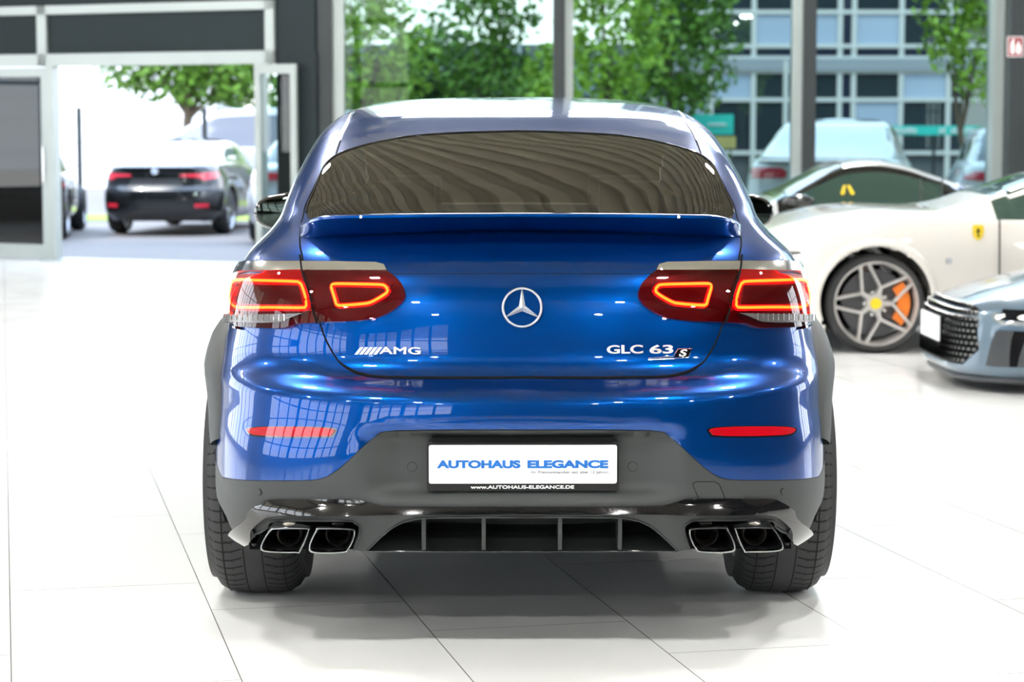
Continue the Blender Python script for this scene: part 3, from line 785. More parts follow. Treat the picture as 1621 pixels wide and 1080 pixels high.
# diffuser cavity and fins
cav = [onb(a, b_, 0) for a, b_ in dense(difP, .012)]
n_ = len(cav); V = [tuple(p) for p in cav]
V += [(p.x * .97, p.y + .14, min(p.z + .0, .42) if p.z > .31 else p.z + .035) for p in cav]
MB().add(V, [(i, (i + 1) % n_, n_ + (i + 1) % n_, n_ + i) for i in range(n_)] + [tuple(range(n_, 2 * n_))]).build('diffuser_duct', BLACKPL, CAR, 40)
for o in (-156, -61, 60, 155):
    a = pp(o, 822); b_ = pp(o, 869); w_ = .0055; xx = at(810.5 + o, 845, CARY + .03).x
    MB().prism([(a.y + .012, a.z + .004), (a.y + .008, (a.z + b_.z) / 2), (a.y + .02, b_.z - .002), (a.y + .14, b_.z), (a.y + .14, a.z)], -w_, w_,
               Matrix(((0, 1, 0, xx), (1, 0, 0, 0), (0, 0, 1, 0), (0, 0, 0, 1)))).build('diffuser_fin', BLACKPL, CAR)
MB().tube([pp(o, 871.5, .004) for o in range(-245, 246, 10)], .0028, 6).build('diffuser_edge', GLOSSBK, CAR, 60)
MB().tube([onb(a, b_, .001) for a, b_ in dense(difT + mir(difT)[1:], .012, False)], .003, 6).build('diffuser_lip', BLACKPL, CAR, 60)
# underbody
MB().box(-.80, .80, .45, 4.4, .215, .26).box(-.60, .60, .18, .5, .30, .34).build('underbody', MATTBK, CAR)
MB().tube([(-.8, AXR, .36), (.8, AXR, .36)], .05, 12).build('rear_axle', MATTBK, CAR)
for cs in (AXR, AXR + WB):
    for sg in (-1, 1):
        ww = MB(); pr = arc(cs, -20, 200, .424, 24); V = []
        for s, z in pr: V += [(sg * .62, s, z), (sg * (sideX(s, max(z, .21)) - .004), s, z)]
        ww.add(V, [(2 * i, 2 * i + 1, 2 * i + 3, 2 * i + 2) for i in range(len(pr) - 1)]); ww.build('wheel_housing', MATTBK, CAR, 40)
# arch flares
for cs in (AXR, AXR + WB):
    for sg in (-1, 1):
        V = []; Fc = []; a0, a1 = (-18, 160); N_ = 60
        if cs > 2: a0, a1 = -16, 198
        for i in range(N_ + 1):
            a = a0 + (a1 - a0) * i / N_; e = min(1, (i / N_) / .10, (1 - i / N_) / .22); ca, sa = math.cos(math.radians(a)), math.sin(math.radians(a))
            for R_, ox in ((.512, -.003), (.508, .010), (.490, .030), (.462, .043), (.436, .047), (.424, .042), (.420, .018), (.420, -.07)):
                s = cs + R_ * ca; z = .372 + R_ * sa; z2 = max(z, .21)
                V.append((sg * (sideX(s, z2) + ox * (.35 + .65 * e)), s, z))
        for i in range(N_):
            for j in range(7): Fc.append((i * 8 + j, i * 8 + j + 1, i * 8 + 9 + j, i * 8 + 8 + j))
        b = MB().add(V, Fc); b.build('wheel_arch_flare', BLACKPL, CAR, 40)
# wheels
def car_wheel(par, loc, sg, R=.372, wd=.30, rimR=.268, spokes=5, det=True, rimm=None, wheel_name='wheel', hub=None, split=.13, cal=None, star=None, calA=180):
    """axis x; outer face towards sg"""
    M = Matrix.Translation(loc) @ (Matrix.Scale(-1, 4, (1, 0, 0)) if sg < 0 else Matrix.Identity(4))
    h = wd / 2; sh = R - rimR
    w0 = MB()
    w0.lathe([(rimR + .004, h - .012), (rimR - .006, h - .006), (rimR - .016, h - .02), (rimR - .024, h - .05), (rimR - .03, -h + .02), (rimR, -h + .01), (rimR - .03, -h + .012)], 64, M)
    # spokes: twin arms each
    for k in range(spokes if star is not None else 0):
        a = math.radians(star + 72 * k); nd = rimR * .40; xo = h - .034
        def arm(p, q, wa, wb):
            d = (q - p).normalized(); nrm = Vector((0, -d.z, d.y)); V = []
            for c, w_ in ((p, wa), (q, wb)):
                for m_, dx in ((-1, -.03), (-.55, 0), (.55, 0), (1, -.03)): V.append(M @ (c + nrm * w_ * m_ + Vector((dx, 0, 0))))
            w0.add(V, [(0, 1, 5, 4), (1, 2, 6, 5), (2, 3, 7, 6), (3, 0, 4, 7), (0, 1, 2, 3), (4, 5, 6, 7)])
        P0 = Vector((xo - .012, .03 * math.cos(a), .03 * math.sin(a))); P1 = Vector((xo - .006, nd * math.cos(a), nd * math.sin(a)))
        arm(P0, P1, .030, .015)
        for dn in (-1, 1):
            a2 = a + math.radians(30.5) * dn; r1 = rimR - .010
            arm(P1 - (P1 - P0) * .04, Vector((h - .016, r1 * math.cos(a2), r1 * math.sin(a2))), .0125, .0125)
    for k in range(spokes if star is None else 0):
        a = 2 * PI * k / spokes + .15
        for dn in (-split, split):
            p0 = (0, .03); r1 = rimR - .012
            for (ra, rb, wa, wb, da, db) in ((.045, .12, .026, .014, dn * .8, dn * .9), (.12, r1, .014, .011, dn * .9, dn)):
                V = []
                for r_, w_, d_ in ((ra, wa, da), (rb, wb, db)):
                    an = a + d_ * (1.0 if r_ > .1 else .5); xo = h - .030 - (.022 * (1 - r_ / rimR))
                    er = Vector((0, math.cos(an), math.sin(an))); et = Vector((0, -math.sin(an), math.cos(an)))
                    for q, dx in ((-1, -.035), (-.7, 0), (.7, 0), (1, -.035)): V.append(M @ (er * r_ + et * w_ * q + Vector((xo + dx, 0, 0))))
                w0.add(V, [(0, 1, 5, 4), (1, 2, 6, 5), (2, 3, 7, 6), (3, 0, 4, 7), (0, 1, 2, 3), (4, 5, 6, 7)])
    w0.lathe([(.0, h - .035), (.055, h - .04), (.068, h - .06), (.068, h - .12), (0, h - .12)], 32, M)
    wh = w0.build(wheel_name, rimm or RIM, par, 40)
    t0 = MB(); c_ = .035
    prof = [(rimR - .004, h - .010), (rimR + sh * .25, h + .004), (rimR + sh * .55, h + .006), (R - .045, h - .006), (R - .020, h - .022), (R - .006, h - .048), (R - .001, h - .075), (R, 0)]
    prof = prof + [(r, -a) for r, a in prof[-2::-1]]
    t0.lathe(prof, 96, M); ty = t0.build('tyre', RUBBER, wh, 60)
    dk = MB().lathe([(.02, h - .10), (rimR - .06, h - .10), (rimR - .06, h - .12)], 40, M).build('brake_disc', mat('brake_disc_steel', (.10, .10, .105), .4, .6) if 'brake_disc_steel' not in bpy.data.materials else bpy.data.materials['brake_disc_steel'], wh, 40)
    if hub:
        MB().lathe([(0, h - .030), (.036, h - .031), (.038, h - .036)], 32, M).build('hub_cap', hub, wh, 40)
        for k in range(spokes):
            a = math.radians(star or 0) + 2 * PI * (k + .5) / spokes; c = M @ Vector((h - .036, .075 * math.cos(a), .075 * math.sin(a))); MB().ico(c, .013, 2).build('wheel_bolt', CHROME, wh, 60)
    if cal:
        V = []; n__ = 10; b = MB()
        for k in range(n__ + 1):
            a = math.radians(calA - 40 + 80 * k / n__)
            for r_ in (.145, .225):
                for xo in (h - .095, h - .055): V.append(M @ Vector((xo, r_ * math.cos(a), r_ * math.sin(a))))
        Fc = []
        for k in range(n__):
            q = 4 * k; Fc += [(q, q + 4, q + 5, q + 1), (q + 1, q + 5, q + 7, q + 3), (q + 3, q + 7, q + 6, q + 2), (q + 2, q + 6, q + 4, q)]
        Fc += [(0, 1, 3, 2), (4 * n__, 4 * n__ + 2, 4 * n__ + 3, 4 * n__ + 1)]
        b.add(V, Fc); b.build('brake_caliper', cal, wh, 30)
    if det:
        g = MB(); rr = R + .0006
        # circumferential grooves and lateral sipes
        for a_ in (-.028, .028, -.09, .09): g.lathe([(R - (.0 if abs(a_) < .08 else .0035) + .0008, a_ - .0022), (R - (.0 if abs(a_) < .08 else .0035) + .0008, a_ + .0022)], 96, M)
        for k in range(64):
            a = 2 * PI * k / 64
            for s2 in (-1, 1):
                V = []; cnt = 9
                for q in range(cnt):
                    f_ = q / (cnt - 1); xo = s2 * (.034 + f_ * (h - .042)); 
                    ro = float(np.interp(abs(xo), [0, h - .075, h - .048, h - .022, h - .006], [R, R - .001, R - .006, R - .020, R - .045])) + .0009
                    an = a + .055 * math.sin(f_ * PI * .6) + (.02 if s2 > 0 else 0)
                    for d_ in (-.0034, .0034): V.append(M @ Vector((xo, ro * math.cos(an + d_ / R), ro * math.sin(an + d_ / R))))
                g.add(V, [(2 * i, 2 * i + 1, 2 * i + 3, 2 * i + 2) for i in range(cnt - 1)])
            # little angled sipe
            for s2 in (-1, 1):
                V = []
                for f_ in (0, 1):
                    xo = s2 * (.060 + f_ * .022); an = a + .049 - f_ * .03 + (.02 if s2 > 0 else 0)
                    for d_ in (-.0014, .0014): V.append(M @ Vector((xo, (R + .0007) * math.cos(an + d_ / R), (R + .0007) * math.sin(an + d_ / R))))
                g.add(V, [(0, 1, 3, 2)])
        g.build('tread_groove', GROOVE, ty, fix=True)
    return wh
for cs in (AXR, AXR + WB):
    for sg in (-1, 1):
        car_wheel(CAR, (sg * .807, cs, .372), sg, det=(cs < 2), wd=.282)
# mirrors
for sg in (-1, 1):
    V = []; nA = 36; rings = [(.0, .052), (.55, .050), (.86, .046), (.97, .036), (1.0, .018), (.99, -.01), (.90, -.06), (.7, -.10), (.35, -.125), (0, -.13)]
    cxm, czm, ym = .925, 1.118, 2.92
    for k_, dy in rings:
        for i in range(nA):
            a = 2 * PI * i / nA; ca, sa = math.cos(a), math.sin(a)
            x = .112 * (abs(ca) ** .85) * math.copysign(1, ca); z = .073 * (abs(sa) ** .8) * math.copysign(1, sa) * (1.0 + (.0 if ca > 0 else .10)) * (1 - .12 * ca)
            V.append((sg * (cxm + x * k_), ym - dy, czm + z * k_))
    Fc = []
    for r in range(len(rings) - 1):
        for i in range(nA): Fc.append((r * nA + i, r * nA + (i + 1) % nA, (r + 1) * nA + (i + 1) % nA, (r + 1) * nA + i))
    b = MB().add(V[2 * nA:], [tuple(i - 2 * nA for i in f) for f in Fc if min(f) >= 2 * nA]); mo = b.build('mirror_housing', GLOSSBK, CAR, 60)
    MB().add([(x * 1, y + .0, z) for x, y, z in V[:3 * nA]], [f for f in Fc if max(f) < 3 * nA]).build('mirror_glass', mat('mirror_glass', (.03, .04, .035), .02, 1) if sg < 0 else bpy.data.materials['mirror_glass'], mo, 60)
    MB().tube([(sg * .78, 2.98, 1.06), (sg * .86, 2.96, 1.07), (sg * .90, 2.95, 1.08)], .022, 10).build('mirror_arm', GLOSSBK, mo, 60)
# cabin: seats and head rests seen through the tinted window
SEAT = mat('seat_leather', (.03, .03, .032), .5, noise=.2)
for x in (-.38, .38):
    for s in (1.55, 2.45):
        b = MB().box(x - .25, x + .25, s, s + .14, .55, 1.12); b.build('seat', SEAT, CAR)
        MB().tube([(x - .10, s + .05, 1.22), (x + .10, s + .05, 1.22)], .055, 12).build('head_rest', SEAT, CAR, 40)
MB().box(-.66, .66, .62, 1.4, .98, 1.0).build('parcel_cover', SEAT, CAR)
MB().box(-.7, .7, 3.0, 3.3, .8, 1.0).build('dashboard', SEAT, CAR)
# ---- number plate, badges, lettering
def text_obj(name, txt, size, m, parent, loc, sx=1.0, ext=.0008, off=0, align='CENTER', shear=0, fit=None, rx_=PI / 2, sp=1.0, bev=0):
    cu = bpy.data.curves.new(name, 'FONT'); cu.body = txt; cu.size = size; cu.extrude = ext; cu.offset = off; cu.align_x = align; cu.align_y = 'CENTER'; cu.shear = shear; cu.space_character = sp; cu.bevel_depth = bev; cu.bevel_resolution = 1
    o = bpy.data.objects.new(name, cu); C.objects.link(o); bpy.context.view_layer.update()
    me = bpy.data.meshes.new_from_object(o.evaluated_get(bpy.context.evaluated_depsgraph_get())); bpy.data.objects.remove(o)
    if fit:
        xs2 = [v.co.x for v in me.vertices]; sx = fit / (max(xs2) - min(xs2)); mid = (max(xs2) + min(xs2)) / 2
        for v in me.vertices: v.co.x -= mid
    for v in me.vertices: v.co.x *= sx
    q = new_obj(name, me, parent, m); q.location = loc; q.rotation_euler = (rx_, 0, 0); return q
def rrect(w_, h_, r, n=5):
    out = []
    for cx, cy, a0 in ((w_ / 2 - r, h_ / 2 - r, 0), (-w_ / 2 + r, h_ / 2 - r, 90), (-w_ / 2 + r, -h_ / 2 + r, 180), (w_ / 2 - r, -h_ / 2 + r, 270)):
        for k in range(n + 1): a = math.radians(a0 + 90 * k / n); out.append((cx + r * math.cos(a), cy + r * math.sin(a)))
    return out
py_ = .030                                 # s of plate front
def L2(px, py, s): q = at(px, py, CARY + s); return q.x - CARX, q.z
x0, z1 = L2(675.5, 699, py_); x1, z0 = L2(980, 777.5, py_)
xc, zc = (x0 + x1) / 2, (z0 + z1) / 2
pf = MB().prism([(xc + a, zc + b_) for a, b_ in rrect(x1 - x0, z1 - z0, .008)], py_, py_ + .028).build('plate_holder', mat('plate_holder_black', (.008, .008, .008), .35, spec=.3), CAR, 30)
a0, b1 = L2(679, 704.5, py_); a1, b0 = L2(976.5, 765.5, py_)
MB().prism([((a0 + a1) / 2 + a, (b0 + b1) / 2 + b_) for a, b_ in rrect(a1 - a0, b1 - b0, .006)], py_ - .0025, py_ + .01).build('number_plate', WHITEPL, pf, 30)
_, zt_ = L2(827, 735.5, py_); x0t, _ = L2(691.5, 735, py_); x1t, _ = L2(784.5 + 40, 735, py_)
x1t, _ = L2(824, 735, py_)
text_obj('plate_lettering', 'AUTOHAUS', .028, BLUETXT, pf, ((x0t + x1t) / 2, py_ - .0032, zt_), fit=x1t - x0t, off=.0015)
x0t, _ = L2(835, 735, py_); x1t, _ = L2(963, 735, py_)
text_obj('plate_lettering', 'ELEGANCE', .028, BLUETXT, pf, ((x0t + x1t) / 2, py_ - .0032, zt_), fit=x1t - x0t, off=.0015)
x0t, _ = L2(841, 735, py_); x1t, zt2 = L2(963, 747.5, py_)
text_obj('plate_lettering', 'Ihr Premiumh\u00e4ndler seit \u00fcber 12 Jahren', .012, GREYTXT, pf, ((x0t + x1t) / 2, py_ - .0032, zt2), fit=x1t - x0t)
x0t, _ = L2(745, 735, py_); x1t, zt3 = L2(909, 771.5, py_)
text_obj('holder_lettering', 'www.AUTOHAUS-ELEGANCE.DE', .0125, WHITETXT, pf, ((x0t + x1t) / 2, py_ - .0008, zt3), fit=x1t - x0t, off=.0003)
# black plate lamp strip above plate
q0 = pp(-150, 690); MB().box(xc - .25, xc + .25, .02, .055, z1 - .002, z1 + .014).build('plate_lamp_bar', MATTBK, CAR)
# star badge
sc_ = pp(.5, 486.5); yb = sc_.y - .012
R_ = 32.5 * (CARY + sc_.y) / F; st = MB(); nn = 64
M_ = Matrix.Translation((sc_.x, yb, sc_.z)) @ Matrix.Rotation(math.radians(-6), 4, 'X') @ Matrix.Rotation(PI / 2, 4, 'Z')
st.lathe([(R_, .004), (R_, -.001), (R_ - .002, -.004), (R_ - .0045, -.004), (R_ - .007, -.001), (R_ - .007, .004)], nn, M_)
for k in range(3):
    a = math.radians(90 + 120 * k); V = []
    er = Vector((0, math.cos(a), math.sin(a)))
    et = Vector((0, -math.sin(a), math.cos(a)))
    # in lathe frame the badge plane is y,z and x is the axis
    tip = er * (R_ - .004); b1_ = et * .0088 - er * .000; b2_ = -et * .0088
    cf = Vector((-.006, 0, 0))
    V = [M_ @ (Vector((0, 0, 0)) + cf), M_ @ (tip + Vector((-.001, 0, 0))), M_ @ (b1_ + er * .005 + Vector((.003, 0, 0))), M_ @ (b2_ + er * .005 + Vector((.003, 0, 0))), M_ @ (tip + Vector((.003, 0, 0)) + et * .0012), M_ @ (tip + Vector((.003, 0, 0)) - et * .0012)]
    st.add(V, [(0, 1, 4, 2), (0, 3, 5, 1)])
st.build('star_badge', BADGE, CAR)
MB().lathe([(R_ + .0022, .004), (R_ + .0022, .0075), (0, .0085)], nn, M_).build('badge_seat', BLUE, CAR, 40)
# lettering left: slanted bars + letters
def badge_at(name, txt, px0, px1, pyc, hpx, **k):
    c = pp((px0 + px1) / 2 - 826.5, pyc); o0 = pp(px0 - 826.5, pyc); o1 = pp(px1 - 826.5, pyc); s = min(o0.y, o1.y, c.y) - .003
    q = text_obj(name, txt, hpx * 1.42 * (CARY + c.y) / F, BADGE, CAR, ((o0.x + o1.x) / 2, c.y - .0022, c.z), fit=abs(o1.x - o0.x), ext=.0018, bev=.0009, **k)
    q.rotation_euler = (PI / 2 + math.radians(-7), 0, math.atan2(o1.y - o0.y, o1.x - o0.x)); return q
badge_at('lettering', 'AMG', 601, 667, 555.5, 11, off=-.0002, sp=1.05)
sl = MB(); u0 = pp(563 - 826.5, 561.5); u1 = pp(603 - 826.5, 549.5)
for k in range(5):
    xa = 562.5 + k * 7.4; q = [pp(xa - 826.5, 561.3, .003), pp(xa + 5.2 - 826.5, 561.3, .003), pp(xa + 14.2 - 826.5, 549.8, .003), pp(xa + 9 - 826.5, 549.8, .003)]
    q2 = [p + Vector((0, .004, 0)) for p in q]; sl.add([tuple(p) for p in q + q2], [(0, 1, 2, 3), (0, 4, 5, 1), (1, 5, 6, 2), (2, 6, 7, 3), (3, 7, 4, 0)])
sl.build('badge_bars', BADGE, CAR)
badge_at('lettering', 'GLC', 961, 1018.5, 554, 13, off=.0)
badge_at('lettering', '63', 1028.5, 1066.5, 554, 13, off=.0)
bx = [pp(o - 826.5, y, .002) for o, y in ((1068, 566), (1074, 553.5), (1095.5, 552.5), (1089.5, 566))]
MB().add([tuple(p) for p in bx] + [tuple(p + Vector((0, .004, 0))) for p in bx], [(0, 1, 2, 3), (0, 4, 5, 1), (1, 5, 6, 2), (2, 6, 7, 3), (3, 7, 4, 0)]).build('badge_field', GLOSSBK, CAR)
MB().tube([pp(o - 826.5, y, .003) for o, y in ((1026.5, 567.5), (1066, 565), (1073.5, 552.8), (1096, 552), (1090, 566.5), (1066, 568.3), (1027, 570))], .0011, 6, closed=True).build('badge_frame', CHROME, CAR, 60)
badge_at('lettering', 'S', 1075, 1089, 559.6, 10.5, off=.0, shear=.25)
# ================================================================== the other cars
WHITEP = mat('pearl_white_paint', (.74, .71, .66), .35, .1, 1, .03)
SNOWP = mat('white_paint', (.80, .81, .82), .3, 0, 1, .03)
BLACKP = mat('black_paint', (.008, .009, .010), .25, .2, 1, .02)
GREYBLUE = mat('slate_blue_paint', (.10, .155, .205), .3, .25, 1, .03)
SILVER = mat('silver_paint', (.50, .51, .55), .35, .5, 1, .03)
SILVER2 = mat('silver_paint_and_roof_sheen', (.62, .63, .64), .35, .4, 1, .03)  # silver car's paint, also the painted reflection on the black supercar's roof
REDTAIL = mat('red_tail_lamp', (.75, .03, .06), .25, 0, 1, noise=.2)
YELLOW = mat('yellow_enamel', (.85, .62, .02), .35, 0, 1, noise=.03)
ORANGE = mat('orange_caliper_paint', (.80, .20, .02), .4, 0, .5, noise=.05)
DGREEN_GL = mat('green_tinted_glass', (.025, .055, .045), .04, 0, 1, .0)
LAMPGL = mat('headlamp_glass', (.45, .48, .50), .08, .5, 1, noise=.5, nscale=25)
GREYTRIM = mat('grey_satin_trim', (.055, .06, .065), .35, .3, noise=.05)
def fp(tab, x): a = np.array(tab); o = np.argsort(a[:, 0]); return pchip(a[o, 0], a[o, 1].astype(float).copy(), np.clip(np.array(x, float), a[o, 0][0], a[o, 0][-1]))
def loft_car(root, sp, paint, glassm):
    """side-on car: cross sections along its length. sp has curves of s (0 = tail)"""
    L = sp['L']; ss = np.concatenate([np.linspace(0, .25, 8), np.linspace(.30, L - .30, 150), np.linspace(L - .25, L, 8)])
    zt = fp(sp['top'], ss); zb = fp(sp['belt'], ss); wb_ = fp(sp['w'], ss); wr = fp(sp['wr'], ss); z0 = fp(sp['z0'], ss); cz_ = fp(sp.get('crown', [(0, .05), (L, .05)]), ss)
    rows = []
    for i, s in enumerate(ss):
        W_, b_, t, r, q = wb_[i], min(zb[i], zt[i] - .012), zt[i], wr[i], z0[i]
        ze = max(b_ + .006, t - cz_[i] * (1 if t - b_ > .2 else .4)); wbelt = W_ * .93; r = min(r, wbelt - .01)
        P_ = [(W_ * .86, q), (W_ * .95, q + .05), (W_ * .99, q + (b_ - q) * .42), (W_, q + (b_ - q) * .70), (W_ * .965, b_ - .03), (wbelt, b_),
              (r + (wbelt - r) * .48, b_ + (ze - b_) * .58), (r, ze), (r * .82, ze + (t - ze) * .62), (r * .45, ze + (t - ze) * .92), (0, t)]
        rows.append(crs(P_, sub=5))
    R_ = np.array(rows); nS, nP, _ = R_.shape
    slope = np.gradient(zt, ss); hgt = zt - zb
    for sg in (-1, 1):
        faces = {}
        for i in range(nS - 1):
            sm_ = (ss[i] + ss[i + 1]) / 2
            for j in range(nP - 1):
                zm = R_[i:i + 2, j:j + 2, 1].mean(); xm = R_[i:i + 2, j:j + 2, 0].mean(); cut = False
                for cs, cr_, czz in sp['arch']:
                    if (sm_ - cs) ** 2 + (zm - czz) ** 2 < cr_ ** 2 and j < 25: cut = True
                if cut: continue
                k = 'body_side'
                if j >= 25: k = 'roof_and_hood'
                if hgt[i] > .16:
                    if 25 <= j < 33 and sp['win'][0] < sm_ < sp['win'][1]: k = 'side_window'
                    if j >= 35 and abs(slope[i]) > .20 and sp['gl'][0] < sm_ < sp['gl'][1]: k = 'windscreen' if sm_ > L / 2 else 'rear_window'
                    if 25 <= j < 35 and k != 'side_window' : k = 'pillar'
                faces.setdefault(k, []).append((i, j))
        for k, fl2 in faces.items():
            mp = {}; V = []; Fc = []
            for (i, j) in fl2:
                f = []
                for a, b_ in ((i, j), (i + 1, j), (i + 1, j + 1), (i, j + 1)):
                    if (a, b_) not in mp:
                        x, z = R_[a, b_]; s = ss[a]
                        mp[(a, b_)] = len(V); V.append((sg * x, s, z))
                    f.append(mp[(a, b_)])
                Fc.append(f if sg < 0 else f[::-1])
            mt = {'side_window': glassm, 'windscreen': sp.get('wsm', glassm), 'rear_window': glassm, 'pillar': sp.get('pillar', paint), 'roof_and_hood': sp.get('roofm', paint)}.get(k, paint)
            mesh(k, V, Fc, root, mt, 40)
    for cs, cr_, czz in sp['arch']:
        for sg in (-1, 1):
            V = []; n_ = 48
            for s, z in arc(cs, -20, 200, 1, n_, 0):
                dx, dz = s - cs, z
                for rr, off in ((cr_ - .012, -.34), (cr_ - .012, .002), (cr_ + .004, .008), (cr_ + .035, .005), (cr_ + .045, -.004)):
                    s_, z_ = cs + dx * rr, czz + dz * rr; i = int(np.clip(np.searchsorted(ss, s_), 0, nS - 1)); xx = float(np.interp(z_, R_[i, :26, 1], R_[i, :26, 0])); V.append((sg * (xx + off), s_, z_))
            MB().add(V, [(5 * i + j, 5 * i + j + 1, 5 * i + j + 6, 5 * i + j + 5) for i in range(n_) for j in range(4)]).build('wheel_arch', paint, root, 40)
    for i, nm in ((0, 'rear_end'), (nS - 1, 'nose')):
        pr = [(x, z) for x, z in R_[i]]; V = [(x, ss[i], z) for x, z in pr] + [(-x, ss[i], z) for x, z in pr[::-1][1:]]
        V = [((x), s + (.0), z) for x, s, z in V]; mesh(nm, V, [list(range(len(V)))], root, paint)
    # dark inside so that the shell is not see-through at the bottom
    MB().box(-wb_.max() * .62, wb_.max() * .62, .35, L - .35, float(z0[40]) + .02, float(z0[40]) + .3).build('underbody', MATTBK, root)
    for cs, cr_, czz in sp['arch']:
        for sg in (-1, 1):
            b = MB(); V = []
            for s, z in arc(cs, -15, 195, cr_ + .012, 24, czz): xx = float(np.interp(s, ss, wb_)); V += [(sg * xx * .45, s, z), (sg * xx * .93, s, z)]
            b.add(V, [(2 * i, 2 * i + 1, 2 * i + 3, 2 * i + 2) for i in range(24)]); b.build('wheel_housing', MATTBK, root, 40)
def slice_car(root, rows, paint, z0=0, glassz=None, roofm=None, arch_=(), wm=None, split_rear=.62, gl=DARKGL, nmid=2.2):
    """car from horizontal slices: rows (z, rear s, s widest, half width, power, front s)"""
    A = np.array(rows, float); v = np.concatenate([[0], np.cumsum(np.hypot(np.diff(A[:, 0]), .8 * np.abs(np.diff(A[:, 1]))))]); vq = np.linspace(0, v[-1], 64)
    cc = [pchip(v, A[:, k].copy(), vq) for k in range(6)]; N1 = 40; R_ = []
    for i in range(64):
        z, sr, sw, W_, n, sf = [c[i] for c in cc]
        X, Y = quarter(W_, max(sw - sr, 1e-3), n, N1); X2, Y2 = quarter(W_, max(sf - sw, 1e-3), n if z < 1 else n * .9, N1)
        R_.append([(x, sr + y, z) for x, y in zip(X, Y)] + [(x, sf - y, z) for x, y in zip(X2[::-1], Y2[::-1])][1:])
    for sg in (-1, 1):
        fs = {}
        for i in range(63):
            for j in range(2 * N1 - 2):
                q = [R_[i][j], R_[i][j + 1], R_[i + 1][j + 1], R_[i + 1][j]]; s = sum(p[1] for p in q) / 4; z = sum(p[2] for p in q) / 4; x = sum(p[0] for p in q) / 4
                if any((s - cs) ** 2 + (z - c2) ** 2 < r2 ** 2 and x > .55 for cs, r2, c2 in arch_): continue
                k = 'body'
                if glassz and glassz[0] < z < glassz[1]:
                    Wz = cc[3][i]; fr = x / max(Wz, .01)
                    if s < A[:, 2].max() and fr < .86 and j < N1 * 1.0: k = 'rear_window'
                    elif fr > .90 and glassz[2] < s < glassz[3]: k = 'side_window'
                    elif fr < .9 and j > N1: k = 'windscreen'
                fs.setdefault(k, []).append(q)
        for k, ql in fs.items():
            mp = {}; V = []; Fc = []
            for q in ql:
                f = []
                for p in q:
                    kk = (round(p[0], 5), round(p[1], 5), round(p[2], 5))
                    if kk not in mp: mp[kk] = len(V); V.append((sg * p[0], p[1], p[2] + z0))
                    if mp[kk] not in f: f.append(mp[kk])
                if len(f) > 2: Fc.append(f if sg > 0 else f[::-1])
            mesh(k, V, Fc, root, {'body': paint, 'side_window': DGREEN_GL}.get(k, gl), 45)
    zr = np.array([r[0][2] for r in R_])
    def hx(s, z):
        i = int(np.clip(np.searchsorted(zr, z), 1, 63)); v2 = []
        for q in (i - 1, i):
            ra = np.array(R_[q]); v2.append(np.interp(s, ra[:, 1], ra[:, 0]))
        f = np.clip((z - zr[i - 1]) / max(zr[i] - zr[i - 1], 1e-6), 0, 1); return v2[0] * (1 - f) + v2[1] * f
    for cs, r2, c2 in arch_:
        for sg in (-1, 1):
            V = []; n_ = 48
            for dx, dz in arc(0, -12, 192, 1, n_, 0):
                for rr, off in ((r2 - .015, -.22), (r2 - .015, .002), (r2 + .004, .010), (r2 + .055, .008), (r2 + .068, -.006)):
                    s_, z_ = cs + dx * rr, c2 + dz * rr; V.append((sg * (hx(s_, max(z_, zr[0])) + off), s_, z_ + z0))
            MB().add(V, [(5 * i + j, 5 * i + j + 1, 5 * i + j + 6, 5 * i + j + 5) for i in range(n_) for j in range(4)]).build('wheel_arch', paint, root, 40)
    MB().box(-.7, .7, .35, A[1, 5] - .35, A[0, 0] + z0 + .01, A[0, 0] + z0 + .2).build('underbody', MATTBK, root)
    def g(l, z):
        """rear face s at lateral l and height z"""
        W_ = np.interp(z, A[:, 0], A[:, 3]); sr = np.interp(z, A[:, 0], A[:, 1]); sw = np.interp(z, A[:, 0], A[:, 2]); n = np.interp(z, A[:, 0], A[:, 4]); q = min(abs(l) / W_, .9999)
        return sr + (sw - sr) * (1 - (1 - q ** n) ** (1 / n))
    def gf(l, z):
        W_ = np.interp(z, A[:, 0], A[:, 3]); sf = np.interp(z, A[:, 0], A[:, 5]); sw = np.interp(z, A[:, 0], A[:, 2]); n = np.interp(z, A[:, 0], A[:, 4]); q = min(abs(l) / W_, .9999)
        return sf - (sf - sw) * (1 - (1 - q ** n) ** (1 / n))
    return g, gf
